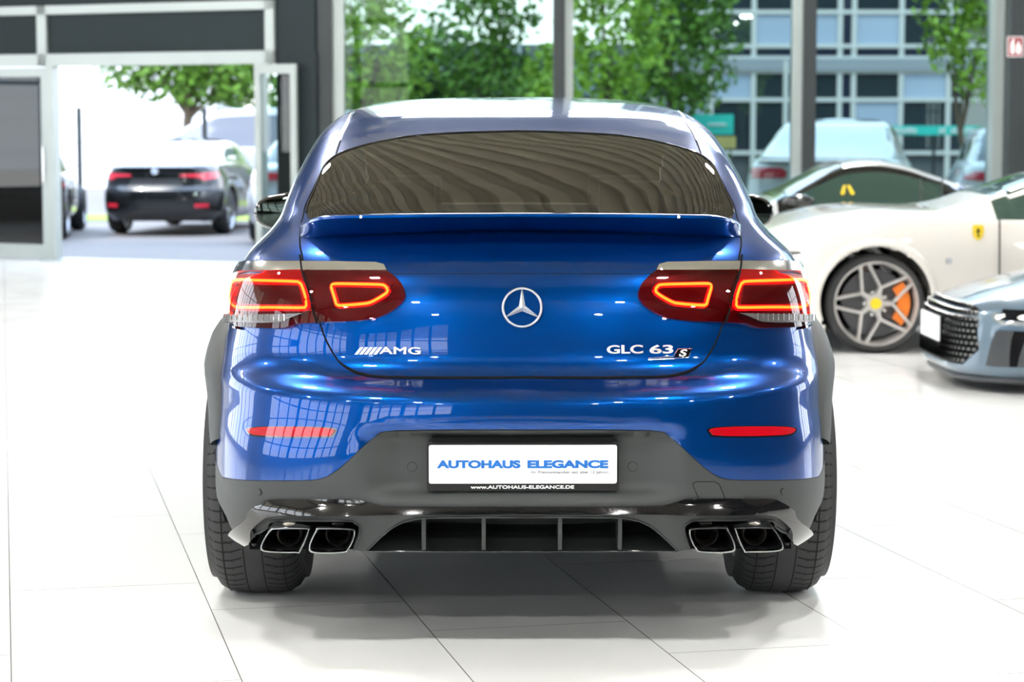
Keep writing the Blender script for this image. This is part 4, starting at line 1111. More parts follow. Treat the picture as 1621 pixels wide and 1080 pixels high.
def decal(root, name, g, poly, m, z0=0, off=-.012, th_=.03, sm=40):
    """solid plate of outline poly (l,z) that follows the front or rear face"""
    P2 = []; n = len(poly)
    for i in range(n):
        a, b_ = poly[i], poly[(i + 1) % n]; k = max(1, int(math.hypot(a[0] - b_[0], a[1] - b_[1]) / .05))
        P2 += [Vector((a[0] + (b_[0] - a[0]) * j / k, a[1] + (b_[1] - a[1]) * j / k)) for j in range(k)]
    n = len(P2); pl = [tuple(p) for p in P2]; A = np.array(pl); x0, y0 = A.min(0); x1, y1 = A.max(0)
    G = [(x, y) for y in np.arange(y0 + .02, y1, .045) for x in np.arange(x0 + .02, x1, .045)]
    if G:
        G = np.array(G); G = G[inpoly(G, pl)]; P2 += [Vector(q) for q in G if np.min(np.hypot(*(A - q).T)) > .02]
    v2, _, f2, _, _, _ = delaunay_2d_cdt(P2, [(i, (i + 1) % n) for i in range(n)], [], 0, 1e-6)
    f2 = [f for f in f2 if inpoly(np.array([(sum(v2[i].x for i in f) / len(f), sum(v2[i].y for i in f) / len(f))]), pl)[0]]
    V = [(p.x, g(p.x, p.y) + off, p.y + z0) for p in v2] + [(p.x, g(p.x, p.y) + off + th_, p.y + z0) for p in v2]; m_ = len(v2)
    cnt = {}
    for f in f2:
        f = list(f)
        for a, b_ in zip(f, f[1:] + f[:1]): cnt[(a, b_)] = 1
    Fc = [list(f) for f in f2] + [[i + m_ for i in list(f)[::-1]] for f in f2] + [[b_, a, a + m_, b_ + m_] for (a, b_) in cnt if (b_, a) not in cnt]
    return MB().add(V, Fc).build(name, m, root, sm)
# ---- white sports car, side on
D1 = 14.64; sc1 = .945
fx = at(1388, 484, D1).x; half1 = .93
C1 = thing('car', 'pearl white sports car seen side on with grey star wheel and orange brake caliper', 'car', (fx + 3.50, D1 + half1, 0), PI / 2)
top1 = [(0, .82), (.12, .86), (.5, .93), (1.0, 1.07), (1.5, 1.17), (1.95, 1.205), (2.25, 1.17), (2.6, 1.06), (2.95, .945), (3.1, .925), (3.5, .935), (3.75, .905), (3.98, .85), (4.16, .775), (4.33, .66), (4.43, .50)]
belt1 = [(0, .72), (.4, .84), (1.0, .90), (1.8, .865), (2.6, .86), (3.0, .875), (3.5, .905), (3.8, .86), (4.1, .72), (4.33, .55), (4.43, .42)]
loft_car(C1, dict(L=4.43, top=top1, belt=belt1, w=[(0, .70), (.1, .84), (.4, .92), (1.0, .95), (1.8, .90), (2.5, .895), (3.0, .91), (3.5, .93), (3.9, .90), (4.2, .80), (4.36, .64), (4.43, .48)],
     wr=[(0, .6), (1.0, .56), (2.2, .54), (2.9, .60), (3.1, .78), (3.5, .80), (4.1, .7), (4.43, .4)], z0=[(0, .30), (.3, .17), (1.5, .13), (3, .13), (4.1, .13), (4.36, .17), (4.43, .24)],
     arch=[(3.50, .372, .335), (.96, .375, .335)], win=(1.45, 2.72), gl=(.5, 3.0)), WHITEP, DGREEN_GL)
for s in (3.50, .96):
    for sg in (-1, 1):
        car_wheel(C1, (sg * (half1 - .125), s, .322), sg, R=.322, wd=.24, rimR=.277, det=False, rimm=mat('sports_rim', (.62, .60, .58), .4, .5) if 'sports_rim' not in bpy.data.materials else bpy.data.materials['sports_rim'], hub=YELLOW, star=181, cal=ORANGE)
def side_x(z): return -.905
b = MB()
def s1(px): return 3.50 - (at(px, 400, D1).x - fx)
def zz1(py): return at(810, py, D1 + .03).z
MB().tube([(-.900, s1(1583), .865), (-.918, s1(1583) , .70), (-.912, s1(1584), .45), (-.87, s1(1585), .2)], .0055, 5).build('door_gap', MATTBK, C1)
sh_ = [(0, .050), (.034, .046), (.036, 0), (.026, -.034), (0, -.052), (-.026, -.034), (-.036, 0), (-.034, .046)]
MX = Matrix(((0, 1, 0, 0), (1, 0, 0, 0), (0, 0, 1, 0), (0, 0, 0, 1)))
bd = MB().prism([(s1(1549) + a, zz1(368) + b_) for a, b_ in sh_], -.912, -.895, MX).build('shield_badge', YELLOW, C1)
MB().prism([(s1(1549) + a, zz1(368) + b_) for a, b_ in ((-.008, -.03), (.006, -.03), (.004, -.006), (.016, .004), (.006, .012), (.01, .028), (-.004, .024), (-.012, .008), (-.002, -.002))], -.915, -.910, MX).build('badge_horse', MATTBK, bd)
MB().prism([(s1(1503) + a * .9, zz1(413) + b_ * .9) for a, b_ in rrect(.04, .04, .008)], -.932, -.90, MX).build('side_marker', SILVER, C1)
MB().prism([(s1(px), zz1(py)) for px, py in ((1225, 398), (1262, 399), (1302, 401), (1296, 409), (1262, 413), (1225, 412))], -.86, -.80, MX).build('headlamp', LAMPGL, C1)
MB().prism([(s1(px), zz1(py)) for px, py in ((1225, 398), (1262, 399), (1302, 400), (1300, 403), (1262, 402.5), (1225, 402))], -.875, -.80, MX).build('headlamp_brow', GLOSSBK, C1)
# ---- black supercar behind it
D2 = 18.2
def X2(px): return at(px, 300, D2).x
noseX = .75
C2 = thing('car', 'low black supercar with green tinted side glass parked behind the white sports car', 'car', (noseX + 4.55, D2 + .9, 0), PI / 2)
def s2(px): return 4.55 - (X2(px) - noseX)
def z2(py): return at(810, py, D2 + .3).z
top2 = [(0, .80), (.3, .92)] + [(s2(px), at(810, py, D2 + .9).z) for px, py in ((1565, 293), (1500, 275), (1440, 257), (1395, 250.5), (1350, 254), (1290, 280), (1230, 312), (1195, 330))] + [(3.7, .76), (4.2, .66), (4.55, .45)]
top2 = sorted(set((round(a, 3), b_) for a, b_ in top2 if 0 <= a <= 4.55))
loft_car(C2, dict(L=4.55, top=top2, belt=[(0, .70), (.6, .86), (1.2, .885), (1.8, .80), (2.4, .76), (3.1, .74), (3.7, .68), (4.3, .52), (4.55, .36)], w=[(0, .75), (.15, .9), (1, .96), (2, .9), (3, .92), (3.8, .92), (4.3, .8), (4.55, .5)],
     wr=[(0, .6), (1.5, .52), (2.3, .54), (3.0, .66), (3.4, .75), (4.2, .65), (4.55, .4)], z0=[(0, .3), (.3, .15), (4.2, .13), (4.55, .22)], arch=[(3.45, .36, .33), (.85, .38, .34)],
     win=(1.80, 3.0), gl=(2.45, 3.4), pillar=GLOSSBK, roofm=SILVER2, wsm=mat('windscreen_sky_sheen', (.55, .58, .60), .08, .9)), BLACKP, DGREEN_GL)  # roof and windscreen coloured pale to stand in for the sky's white reflection
for s in (3.45, .85):
    for sg in (-1, 1): car_wheel(C2, (sg * .81, s, .33), sg, R=.33, wd=.24, rimR=.26, det=False)
def onz(name, px, py, pts, m, x_, t_=.03): return MB().prism([(s2(px + a), z2(py + b_)) for a, b_ in pts], -x_, -x_ + t_, MX).build(name, m, C2)
for dx_, tl in ((-5, -2), (6, 3)): onz('seat_belt', 1345 + dx_, 300, [(-3 - tl, -7), (1 - tl, -8), (3 + tl, 5), (0 + tl, 8), (-3 + tl, 6)], YELLOW, .765)
mo = MB(); mo.ico((-.98, s2(1262), z2(316)), 1, 3, 0, (.08, .13, .055)); m2 = mo.build('mirror_housing', BLACKP, C2, 60)
MB().tube([(-.86, s2(1270), z2(330)), (-.96, s2(1263), z2(320))], .02, 8).build('mirror_arm', BLACKP, m2, 60)
for px in (1462, 1496): onz('roof_seam', px, 300, [(-1, -18), (1, -18), (1, 20), (-1, 20)], GREYTRIM, .79, .02)
# ---- slate blue coupe at right edge
Z = .0
A3 = math.radians(1)
nx3, ny3 = at(1478, 520, 13.05).x, 13.05
L3 = 4.42
C3 = thing('car', 'slate blue sports coupe nose at the right edge with black honeycomb grille', 'car', (nx3 + L3 * math.cos(A3), ny3 + L3 * math.sin(A3), 0), PI / 2 + A3)
r3 = [(.07, .3, 2.2, .84, 4, 4.36), (.13, .1, 2.2, .90, 4, 4.43), (.17, .05, 2.2, .92, 4, 4.42), (.30, .0, 2.2, .93, 4, 4.41), (.42, .0, 2.2, .93, 4, 4.385), (.47, .0, 2.2, .93, 4, 4.34), (.52, .0, 2.2, .925, 3.8, 4.22), (.58, 0, 2.2, .91, 3.4, 4.02),
      (.64, .02, 2.2, .90, 3.2, 3.75), (.70, .05, 2.2, .88, 3.2, 3.4), (.76, .1, 2.1, .85, 3.2, 3.0), (.82, .4, 2.0, .78, 4, 2.82), (.92, .8, 2.0, .70, 4, 2.65), (1.02, 1.2, 2.0, .62, 4, 2.42), (1.09, 1.55, 2.0, .5, 3, 2.2), (1.115, 1.85, 1.95, .1, 2, 2.0)]
g3, gf3 = slice_car(C3, r3, GREYBLUE, glassz=(.80, 1.06, .9, 2.5), arch_=((3.45, .37, .31), (.80, .38, .32)))
for s in (3.45, .80):
    for sg in (-1, 1): car_wheel(C3, (sg * .80, s, .31), sg, R=.31, wd=.24, rimR=.25, det=False)
nf3 = lambda l, z: gf3(l, z)
gr = [(-.52, .15), (-.62, .24), (-.58, .45), (-.44, .485), (.44, .485), (.58, .45), (.62, .24), (.52, .15)]
gp = decal(C3, 'grille', nf3, gr, MATTBK, 0, .004, -.03)
hb = MB()
for r_ in range(10):
    z = .175 + r_ * .033
    for c_ in range(-19, 20):
        l = c_ * .033 + (.0165 if r_ % 2 else 0)
        if not inpoly(np.array([(l, z)]), gr)[0]: continue
        s = nf3(l, z) + .006; d = .0155; V = []
        for k in range(6):
            a = math.radians(60 * k + 30)
            for o_ in (.006, .026): V.append((l + d * math.cos(a), nf3(l + d * math.cos(a), z) + o_, z + d * math.sin(a)))
        hb.add(V, [(2 * k, 2 * k + 1, (2 * k + 3) % 12, (2 * k + 2) % 12) for k in range(6)])
hb.build('grille_honeycomb', DCHROME, gp)
pc = [(-.26, .215), (.26, .215), (.26, .375), (-.26, .375)]
MB().box(-.265, .265, 4.41, 4.437, .225, .40).build('plate_holder', MATTBK, C3)
MB().box(-.255, .255, 4.436, 4.444, .255, .395).build('number_plate', WHITEPL, C3)
for sg in (-1, 1):
    hl = decal(C3, 'headlamp', nf3, [(sg * a, b_) for a, b_ in ((.63, .49), (.66, .42), (.70, .385), (.86, .38), (.89, .40), (.895, .47), (.85, .49))][::sg], LAMPGL, 0, .006, -.03)
    decal(hl, 'headlamp_inner', nf3, [(sg * a, b_) for a, b_ in ((.675, .47), (.70, .41), (.86, .405), (.875, .45), (.85, .47))][::sg], MATTBK, 0, .010, -.02)
    for l in (.69, .76): decal(hl, 'lamp_projector', nf3, [(sg * (l + .014 * math.cos(a)), .432 + .014 * math.sin(a)) for a in [k * PI / 5 for k in range(10)]], CHROME, 0, .016, -.02)
    iv = decal(C3, 'air_intake', nf3, [(sg * a, b_) for a, b_ in ((.68, .155), (.70, .355), (.83, .355), (.84, .16))][::sg], MATTBK, 0, .012, -.04)
    for l in (.71, .80): decal(iv, 'intake_blade', nf3, [(sg * a, b_) for a, b_ in ((l - .04, .158), (l - .01, .352), (l + .035, .352), (l + .025, .158))][::sg], GREYTRIM, 0, .026, -.02)
    decal(C3, 'bumper_crease', nf3, [(sg * a, b_) for a, b_ in ((.63, .365), (.63, .372), (.68, .372), (.68, .365))][::sg], GREYBLUE, 0, .004, -.01)
sp_ = MB()
for k in range(-20, 21):
    pass
MB().tube([(l, gf3(l, .09) - .0, .075) for l in np.linspace(-.80, .80, 41)], .018, 8).build('front_splitter', GREYTRIM, C3, 60)
# ---- outside cars
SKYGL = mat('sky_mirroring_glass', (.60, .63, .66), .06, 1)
OZ = -.12
def rear_rows(h, w_, deck, ds, L, rs, noseh=.75):
    """rear-view car slices: h roof height, deck height of boot/hatch edge, ds forward lean at the deck, rs roof rear s"""
    return [(.22, .15, 1.0, w_ * .88, 3.4, L - .2), (.35, .03, 1.0, w_ * .98, 3.4, L - .02), (.55, .0, 1.0, w_, 3.3, L), (.66, .02, 1.0, w_, 3.2, L - .03), (noseh, .07, 1.0, w_ * .99, 3.2, L - .12), (deck - .10, .08, 1.0, w_ * .95, 3.4, L - .7),
            (deck, ds, 1.15, w_ * .90, 3.6, L - 1.2), (deck + .05, ds + .25, 1.3, w_ * .86, 4, L - 1.35), (deck + (h - deck) * .35, ds + (rs - ds) * .42, 1.6, w_ * .80, 4.4, L - 1.62), (deck + (h - deck) * .7, ds + (rs - ds) * .76, 1.8, w_ * .72, 4.2, L - 1.9),
            (h - .05, rs, 2.0, w_ * .62, 3.8, L - 2.2), (h - .012, rs + .3, 2.15, w_ * .42, 3, L - 2.45), (h, 2.2, 2.25, .04, 2, 2.35)]
def place_out(px, D, h, rz, name_label, rows, paint, group=None, gl=DARKGL, glz=None, wr=.34):
    p = at(px, 300, D); c = thing('car', name_label, 'car', (p.x, D, 0), math.radians(rz))
    L = rows[2][5]; g, gf = slice_car(c, rows, paint, z0=OZ, glassz=glz, arch_=((.95, wr + .04, wr + .02), (L - .85, wr + .04, wr + .02)), gl=gl)
    for s in (.95, L - .85):
        for sg in (-1, 1): car_wheel(c, (sg * (rows[2][3] - .13), s, wr + OZ), sg, R=wr, wd=.23, rimR=wr * .76, det=False)
    return c, g, gf
rB = rear_rows(1.42, .925, 1.02, .10, 4.78, 1.9)
cB, gB, gfB = place_out(244, 33.2, 1.42, -7, 'black saloon coupe outside beyond the open door, seen from behind', rB, BLACKP, glz=(1.06, 1.34, .95, 3.6), gl=SKYGL)
def lamps(c, g, pts, m, nm, zo=OZ, off=-.014):
    for sg in (-1, 1): decal(c, nm, g, [(sg * a, b_) for a, b_ in pts][::-sg], m, zo, off, .05)
lamps(cB, gB, [(.36, .87), (.38, .90), (.60, .91), (.83, .93), (.86, .90), (.83, .84), (.70, .815), (.60, .86)], REDTAIL, 'tail_lamp')
lamps(cB, gB, [(.58, .42), (.58, .475), (.76, .475), (.76, .42)], REDTAIL, 'reflector')
decal(cB, 'plate_recess', gB, [(-.42, .70), (.42, .70), (.36, .84), (-.36, .84)], GREYTRIM, OZ, -.008, .02)
decal(cB, 'boot_lip', gB, [(-.78, .985), (.78, .985), (.70, 1.03), (-.70, 1.03)], BLACKP, OZ, -.05, .08)
decal(cB, 'diffuser', gB, [(-.80, .27), (.80, .27), (.80, .34), (-.80, .34)], GREYTRIM, OZ, -.012, .04)
decal(cB, 'bumper_strip', gB, [(-.86, .60), (.86, .60), (.86, .66), (-.86, .66)], BLACKP, OZ, -.03, .04)
rd = decal(cB, 'round_badge', gB, [(.045 * math.cos(k * PI / 8), .945 + .045 * math.sin(k * PI / 8)) for k in range(16)], SNOWP, OZ, -.06, .05)
decal(rd, 'badge_quarter', gB, [(0, .945), (.034, .945), (.024, .969), (0, .979)], BLUETXT, OZ, -.066, .01)
decal(rd, 'badge_quarter', gB, [(0, .945), (-.034, .945), (-.024, .921), (0, .911)], BLUETXT, OZ, -.066, .01)
# black car at the left, half hidden by the door frame
cK, gK, _ = place_out(-8, 31.4, 1.42, 6, 'black saloon outside, half hidden by the left door frame', rear_rows(1.42, .92, 1.0, .12, 4.7, 1.8), BLACKP, glz=(1.08, 1.34, 1.2, 3.4), gl=DGREEN_GL)
lamps(cK, gK, [(.45, .82), (.45, .90), (.84, .92), (.84, .82)], REDTAIL, 'tail_lamp')
# white coupe SUV outside right
rW = rear_rows(1.70, .985, 1.18, .12, 4.9, 1.9, .9)
cW, gW, _ = place_out(1297, 27.2, 1.70, -14, 'white coupe SUV outside the glass, seen from behind right of the slim column', rW, SNOWP, glz=(1.25, 1.58, 1.2, 3.6), wr=.38, gl=SKYGL)
lamps(cW, gW, [(.42, .98), (.40, 1.05), (.46, 1.10), (.90, 1.10), (.93, 1.02), (.88, .97)], REDTAIL, 'tail_lamp')
decal(cW, 'boot_spoiler', gW, [(-.80, 1.175), (.80, 1.175), (.72, 1.215), (-.72, 1.215)], GLOSSBK, OZ, -.06, .08)
decal(cW, 'lower_bumper', gW, [(-.9, .28), (.9, .28), (.9, .55), (-.9, .55)], BLACKPL, OZ, -.01, .03)
# white hatch at the far right behind the pillar
cH, gH, _ = place_out(1648, 26.4, 1.66, -6, 'white hatchback outside, mostly behind the dark pillar at right', rear_rows(1.62, .93, 1.12, .10, 4.4, 1.2, .85), SNOWP, glz=(1.18, 1.5, 1.0, 3.2))
lamps(cH, gH, [(.50, .95), (.48, 1.05), (.88, 1.08), (.90, .97)], REDTAIL, 'tail_lamp')
# silver car seen through the open leaf
cS, gS, _ = place_out(492, 30.5, 1.5, 0, 'silver estate car outside, seen through the open glass leaf', rear_rows(1.50, .92, 1.04, .10, 4.6, 1.3, .8), SILVER2, glz=(1.10, 1.40, 1.0, 3.4))
lamps(cS, gS, [(.40, .88), (.40, .97), (.84, .99), (.84, .88)], REDTAIL, 'tail_lamp')
# grey van behind the black saloon
p = at(196, 300, 44); LV = 5.0
cV = thing('car', 'tall silver grey van parked crosswise behind the black saloon', 'car', (p.x + LV, 44, OZ), PI / 2)
loft_car(cV, dict(L=LV, top=[(0, 1.6), (.15, 1.84), (.8, 1.93), (2, 1.97), (3.0, 1.93), (3.5, 1.72), (4.0, 1.42), (4.3, 1.20), (4.7, 1.08), (4.92, .90), (5.0, .6)], belt=[(0, 1.22), (3.9, 1.2), (4.3, 1.12), (4.8, .95), (5.0, .55)],
     w=[(0, .86), (.2, .96), (4, .97), (4.7, .86), (5, .6)], wr=[(0, .8), (3.5, .78), (4.2, .75), (5, .4)], z0=[(0, .3), (.3, .2), (4.7, .2), (5, .3)], arch=[(4.05, .37, .34), (.95, .37, .34)], win=(.5, 3.95), gl=(3.0, 4.25)), SILVER, mat('grey_van_glass', (.20, .21, .26), .1, 0, 1))
for s in (4.05, .95):
    for sg in (-1, 1): car_wheel(cV, (sg * .85, s, .34), sg, R=.34, wd=.22, rimR=.25, det=False)
MB().ico((-1.05, 3.85, 1.22), 1, 2, 0, (.10, .08, .10)).build('mirror_housing', MATTBK, cV, 60)
for px_ in (140, 325):
    p = at(px_ if px_ > 200 else 127, 300, 38.5); b = MB().tube([(0, 0, 0), (0, 0, at(0, 170, 38.5).z - OZ)], .045, 12); b.lathe([(.0, .0), (.09, 0), (.09, .02), (0, .02)], 16, Matrix.Rotation(-PI / 2, 4, 'Y'))
    o = b.build('bollard', DKMETAL, None, 50); o.location = (p.x, 38.5, OZ); tag(o, 'thin dark post outside in front of the white wall' if px_ < 200 else 'thin dark post outside in front of the grey van', 'post')
# ================================================================== outdoors: grass, buildings, trees, signs
GRASS = mat('grass', (.20, .26, .03), .9, noise=.4, nscale=30)
gr_ = MB().add([(-16, 38.6, OZ + .01), (6, 38.6, OZ + .01), (6, 41.5, OZ + .01), (-16, 41.5, OZ + .01)], [(0, 1, 2, 3)]).build('grass_strip', GRASS); tag(gr_, 'yellow green grass strip between the parked cars outside', 'grass', kind='stuff')
BW = mat('white_cladding', (.85, .85, .85), .7, noise=.02); BGR = mat('grey_band', (.30, .32, .36), .6, noise=.06, nscale=1); BFR = mat('white_window_frame', (.62, .62, .60), .5, noise=.03)
BGLA = mat('office_glass', (.03, .045, .055), .03, 0, 1, .0, 2.2); BGLB = mat('office_glass_blue_blind', (.40, .48, .62), .3, 0, .6, noise=.08, nscale=.6); BGLN = mat('spandrel_navy', (.012, .022, .05), .2, 0, 1)
# white wall
bw_ = thing('building', 'plain white building with thin horizontal joints, outside beyond the open door', 'building', (at(150, 200, 60).x, 60, OZ))
b = MB().box(-9, 3.2, 0, 6, 0, 9); b.build('facade', BW, bw_)
for k in range(1, 12):
    MB().box(-9, 3.2, -.01, .02, k * .6, k * .6 + .012).build('panel_joint', BGR, bw_)
# office building
Yb = 56.0
def bx_(px): return at(px, 200, Yb).x
def bz(py): return at(810, py, Yb).z
ob = thing('building', 'office building with white window grid and grey band, behind the glass on the right', 'building', (0, 0, 0))
MB().box(bx_(1030), bx_(1990), Yb + .1, Yb + 8, OZ, 11).build('wall', mat('building_core', (.10, .11, .12), .8, noise=.1), ob)
MB().box(bx_(1030), bx_(1990), Yb - .12, Yb + .1, bz(112), bz(93)).build('grey_band', BGR, ob)
vxs = [1040, 1125, 1192, 1262, 1328, 1350, 1425, 1500, 1575, 1650, 1725, 1800, 1875, 1950]
rowsz = [(240, 160), (156, 115), (92, 76), (70, 22), (16, -34), (-40, -60), (-66, -118), (-124, -190)]
for i in range(len(vxs) - 1):
    for j, (ya, yb_) in enumerate(rowsz):
        narrow = vxs[i] == 1328
        m_ = BGLN if (narrow or j in (2, 5)) else (BGLB if ((i * 7 + j * 3) % 5 == 0 or (j == 3 and i in (2, 3, 5))) else BGLA)
        x0_, x1_ = bx_(vxs[i]) + .05, bx_(vxs[i + 1]) - .05
        MB().box(x0_, x1_, Yb + .02, Yb + .1, bz(ya), bz(yb_)).build('window', m_, ob)
for v_ in vxs: MB().box(bx_(v_) - .06, bx_(v_) + .06, Yb - .04, Yb + .1, OZ, 11).build('window_mullion', BFR, ob)
for y_ in (242, 158, 113, 92, 73, 19, -37, -63, -121, -193): MB().box(bx_(1030), bx_(1990), Yb - .05, Yb + .1, bz(y_) - .05, bz(y_) + .05).build('window_transom', BFR, ob)
# low grey building on the left part
lb = thing('building', 'long low grey building with pale columns behind the trees', 'building', (0, 0, 0))
Yc = 66
def cx_(px): return at(px, 200, Yc).x
def cz2(py): return at(810, py, Yc).z
MB().box(cx_(500), cx_(1060), Yc, Yc + 6, OZ, cz2(70)).build('wall', mat('low_building_wall', (.20, .22, .25), .7, noise=.15, nscale=.3), lb)
for k in range(9):
    px_ = 520 + k * 62; MB().box(cx_(px_), cx_(px_ + 48), Yc - .05, Yc + .02, cz2(150), cz2(100)).build('window', BGLA if k % 3 else BGLB, lb)
    MB().box(cx_(px_ + 52), cx_(px_ + 57), Yc - .3, Yc + .02, OZ, cz2(40)).build('column', mat('pale_column', (.55, .62, .62), .6) if k == 0 else bpy.data.materials['pale_column'], lb)
# teal signs
TEAL = mat('teal_sign', (.03, .55, .47), .5, noise=.03); PALE = mat('pale_sign_print', (.62, .72, .70), .5, noise=.03)
sgn = MB().box(at(1395, 205, 50).x, at(1600, 205, 50).x, 50, 50.08, at(0, 214, 50).z, at(0, 199, 50).z).build('banner', TEAL); tag(sgn, 'long teal banner with pale lettering in front of the office building', 'sign')
for a, b_ in ((1410, 1456), (1486, 1500), (1505, 1545)):
    q = MB()
    n_ = int((b_ - a) / 6)
    for k in range(n_): q.box(at(a + k * 6, 205, 50).x, at(a + k * 6 + 4.6, 205, 50).x, 49.97, 50, at(0, 211, 50).z, at(0, 202 if k % 3 else 204, 50).z)
    q.build('banner_lettering', PALE, sgn)
pst = MB()
for px_ in (1400, 1480, 1560): MB().box(at(px_, 205, 50).x - .03, at(px_, 205, 50).x + .03, 50.08, 50.14, OZ, at(0, 199, 50).z).build('banner_post', DKMETAL, sgn)
s2_ = MB().box(at(1098, 200, 44.5).x, at(1161, 200, 44.5).x, 44.5, 44.58, at(0, 213, 44.5).z, at(0, 181, 44.5).z).build('sign_board', TEAL); tag(s2_, 'square teal sign board behind the blue car roof at right', 'sign')
MB().box(at(1120, 200, 44.5).x, at(1150, 200, 44.5).x, 44.47, 44.5, at(0, 199, 44.5).z, at(0, 195, 44.5).z).build('sign_print', PALE, s2_)
MB().box(at(1128, 200, 44.5).x, at(1134, 200, 44.5).x, 44.58, 44.66, OZ, at(0, 181, 44.5).z).build('sign_post', DKMETAL, s2_)
MB().box(at(1128, 200, 44.5).x, at(1165, 200, 44.5).x, 44.5, 44.56, at(0, 235, 44.5).z, at(0, 216, 44.5).z).build('sign_panel', mat('orange_panel', (.55, .45, .15), .6, noise=.1), s2_)
fp_ = MB().tube([(at(1243, 200, 46).x, 46, OZ), (at(1243, 200, 46).x, 46, at(0, 96, 46).z)], .05, 10).build('flag_pole', BFR, None, 50); tag(fp_, 'white pole outside just left of the slim column', 'pole')
# parked row far away through glass: hedge
LEAFS = [mat('leaf_' + n, c, .55, noise=.35, nscale=3) for n, c in (('mid', (.10, .22, .02)), ('light', (.22, .38, .03)), ('dark', (.035, .10, .02)))]
for m_ in LEAFS:
    p = m_.node_tree.nodes['Principled BSDF']
    p.inputs['Subsurface Weight'].default_value = 0
BARK = mat('bark', (.12, .09, .06), .9, noise=.3, nscale=8)
def tree(label, x, y, zt, blobs, lm, leaf=.16, dens=260, trunk=.14, cat='tree', group=None):
    t = thing('tree', label, cat, (x, y, OZ), 0, group)
    b = MB(); V = []; Fc = []
    for (bx0, by0, bz0, br, bh) in blobs:
        for k in range(int(dens * br * br)):
            u = random.uniform(-1, 1); a = random.uniform(0, 2 * PI); q = math.sqrt(1 - u * u); rr = random.uniform(.55, 1.08)
            c = Vector((bx0 + br * rr * q * math.cos(a), by0 + br * rr * q * math.sin(a), bz0 + bh * rr * u))
            e1 = Vector((random.gauss(0, 1), random.gauss(0, 1), random.gauss(0, 1))).normalized(); e2 = e1.cross(Vector((random.gauss(0, 1), random.gauss(0, 1), random.gauss(0, 1)))).normalized()
            s = leaf * random.uniform(.6, 1.3); i0 = len(V)
            V += [c - e1 * s, c + e2 * s * .5, c + e1 * s, c - e2 * s * .5]; Fc.append((i0, i0 + 1, i0 + 2, i0 + 3))
    b.add(V, Fc); o = b.build('leaves', lm, t, fix=False); o['kind'] = 'stuff'
    tr = MB().tube([(0, 0, 0), (random.uniform(-.1, .1), 0, zt * .5), (0, 0, zt)], [trunk, trunk * .8, trunk * .6], 10)
    for (bx0, by0, bz0, br, bh) in blobs: tr.tube([(0, 0, zt * .75), (bx0 * .5, by0 * .5, (zt + bz0) * .5), (bx0, by0, bz0)], [trunk * .45, trunk * .3, trunk * .12], 6)
    tr.build('trunk', BARK, t, 50)
    return t
def tp(px, D): return at(px, 200, D).x
tree('leafy tree whose low crown hangs over the yard, seen through the open door', tp(300, 50), 50, 2.4, [(-1.3, 0, 3.1, .9, .75), (-.4, 0, 2.9, 1.0, .8), (.6, .3, 2.75, 1.1, .85), (1.6, 0, 2.75, 1.1, .85), (0, .5, 4.2, 2.2, 1.2)], LEAFS[0], .12, 700)
trees = [(580, 47, 1, 'slim light green tree just right of the left glass post', [(0, 0, 1.6, .8, .8), (.2, 0, 3.0, .9, 1.0), (-.3, 0, 4.4, .9, .9), (.1, 0, .8, .7, .5)], .11),
         (670, 57.5, 2, 'dark green bushy tree seen through the left glass pane', [(-1.3, 0, 2.4, 1.2, .9), (.2, 0, 3.0, 1.2, .8), (1.6, 0, 2.4, 1.2, .8), (-.8, 0, 1.0, 1.0, .7), (1.0, 0, .9, 1.1, .7)], .14),
         (765, 51, 0, 'mid green tree with high crown left of the middle column', [(-.2, 0, 3.6, .8, 1.1), (.4, 0, 4.5, .7, 1.0), (.1, 0, 2.2, .8, .8), (0, 0, 1.0, .9, .6)], .12),
         (845, 54.5, 1, 'light green tree directly beside the middle column', [(0, 0, 1.2, .8, .9), (.3, 0, 2.7, .6, .7)], .12),
         (955, 43, 1, 'light green tree right of the middle column', [(-.3, 0, 2.2, .8, 1.0), (.2, 0, 3.4, .8, 1.0), (.0, 0, 1.1, .8, .6), (.0, 0, 4.6, .8, .8)], .11),
         (1062, 47.5, 0, 'dense mid green tree in front of the office building left edge', [(-.2, 0, 2.0, .8, .8), (.2, 0, 3.0, .85, .9), (.0, 0, 4.1, .9, .8), (-.2, 0, 5.0, .9, .8), (.1, 0, .9, .8, .5)], .12),
         (1520, 38, 1, 'bright green tree crown right in front of the office building', [(-.25, 0, 3.6, .55, .6), (.25, 0, 2.95, .6, .7), (.1, 0, 4.4, .9, .7), (.5, 0, 3.8, .6, .9), (.3, 0, 2.4, .42, .45), (-.3, 0, 2.9, .4, .4)], .10)]
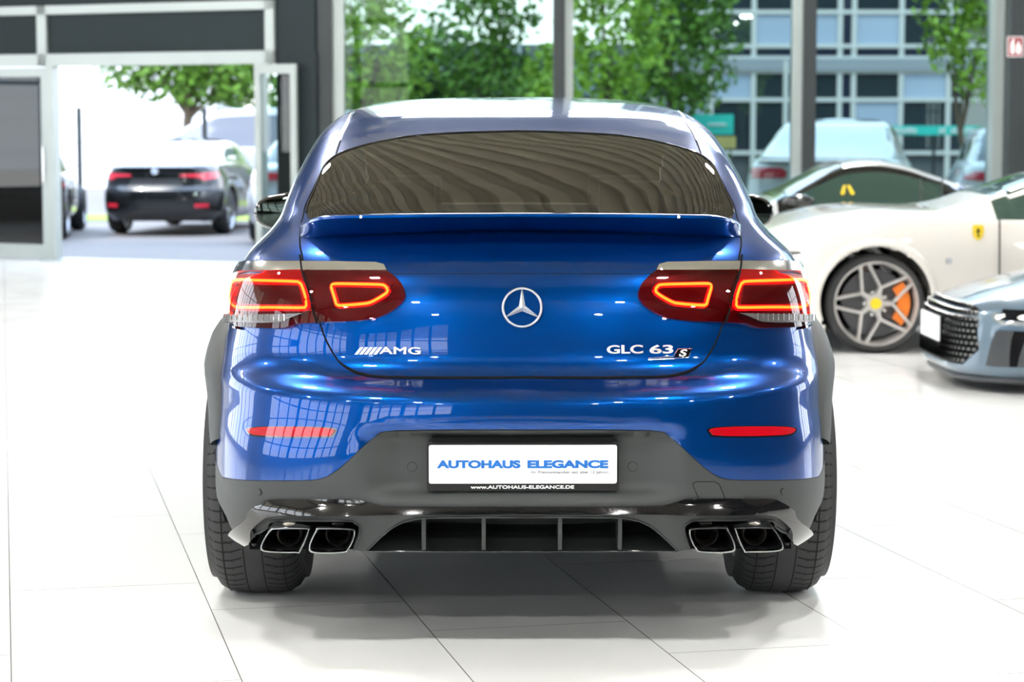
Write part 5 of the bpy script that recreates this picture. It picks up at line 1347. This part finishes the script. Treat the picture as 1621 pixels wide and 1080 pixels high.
for (px_, D, li, lbl, bl, lf) in trees:
    if px_ < 1400: bl = [(a * 1.2, b_, c, d * 1.35, e * 1.3) for a, b_, c, d, e in bl]
    tree(lbl, tp(px_, D), D, 1.8, bl, LEAFS[li], lf, 620, trunk=.12 if px_ < 1400 else .05)
hedge = MB(); V = []; Fc = []
for k in range(9000):
    c = Vector((random.uniform(cx_(490), cx_(985)), 60.5 + random.uniform(-.8, .8), OZ + random.uniform(.2, 1.9))); e1 = Vector((random.gauss(0, 1), random.gauss(0, 1), random.gauss(0, 1))).normalized(); e2 = e1.orthogonal().normalized(); s = .2; i0 = len(V)
    V += [c - e1 * s, c + e2 * s * .6, c + e1 * s, c - e2 * s * .6]; Fc.append((i0, i0 + 1, i0 + 2, i0 + 3))
o = hedge.add(V, Fc).build('hedge', LEAFS[2], None, fix=False); tag(o, 'dark hedge running in front of the low grey building', 'hedge', kind='stuff')
# fire point sign on the pillar
yS = RY - .556
def sx_(px, py): q = at(px, py, yS); return q.x, q.z
x0, z1 = sx_(1595, 58); x1, z0 = sx_(1619.5, 90)
REDS = mat('sign_red', (.22, .0, .008), .5, noise=.05)
fs = MB().box(x0, x1, yS - .004, yS + .004, z0, z1).build('fire_sign', WHITETXT); tag(fs, 'small red and white fire extinguisher sign on the dark pillar at right', 'sign')
e_ = .008; MB().box(x0 + e_, x1 - e_, yS - .006, yS - .003, z0 + e_, z1 - e_).build('sign_field', REDS, fs)
u = (x1 - x0); v_ = (z1 - z0)
def sp2(pts): return [(x0 + a * u, z0 + b_ * v_) for a, b_ in pts]
MB().prism(sp2([(.22, .15), (.42, .15), (.44, .60), (.38, .70), (.38, .78), (.46, .82), (.44, .88), (.30, .86), (.20, .62)]), yS - .008, yS - .005).build('extinguisher_symbol', WHITETXT, fs)
MB().prism(sp2([(.58, .15), (.80, .15), (.86, .40), (.80, .62), (.76, .50), (.70, .84), (.60, .62), (.54, .40)]), yS - .008, yS - .005).build('flame_symbol', WHITETXT, fs)
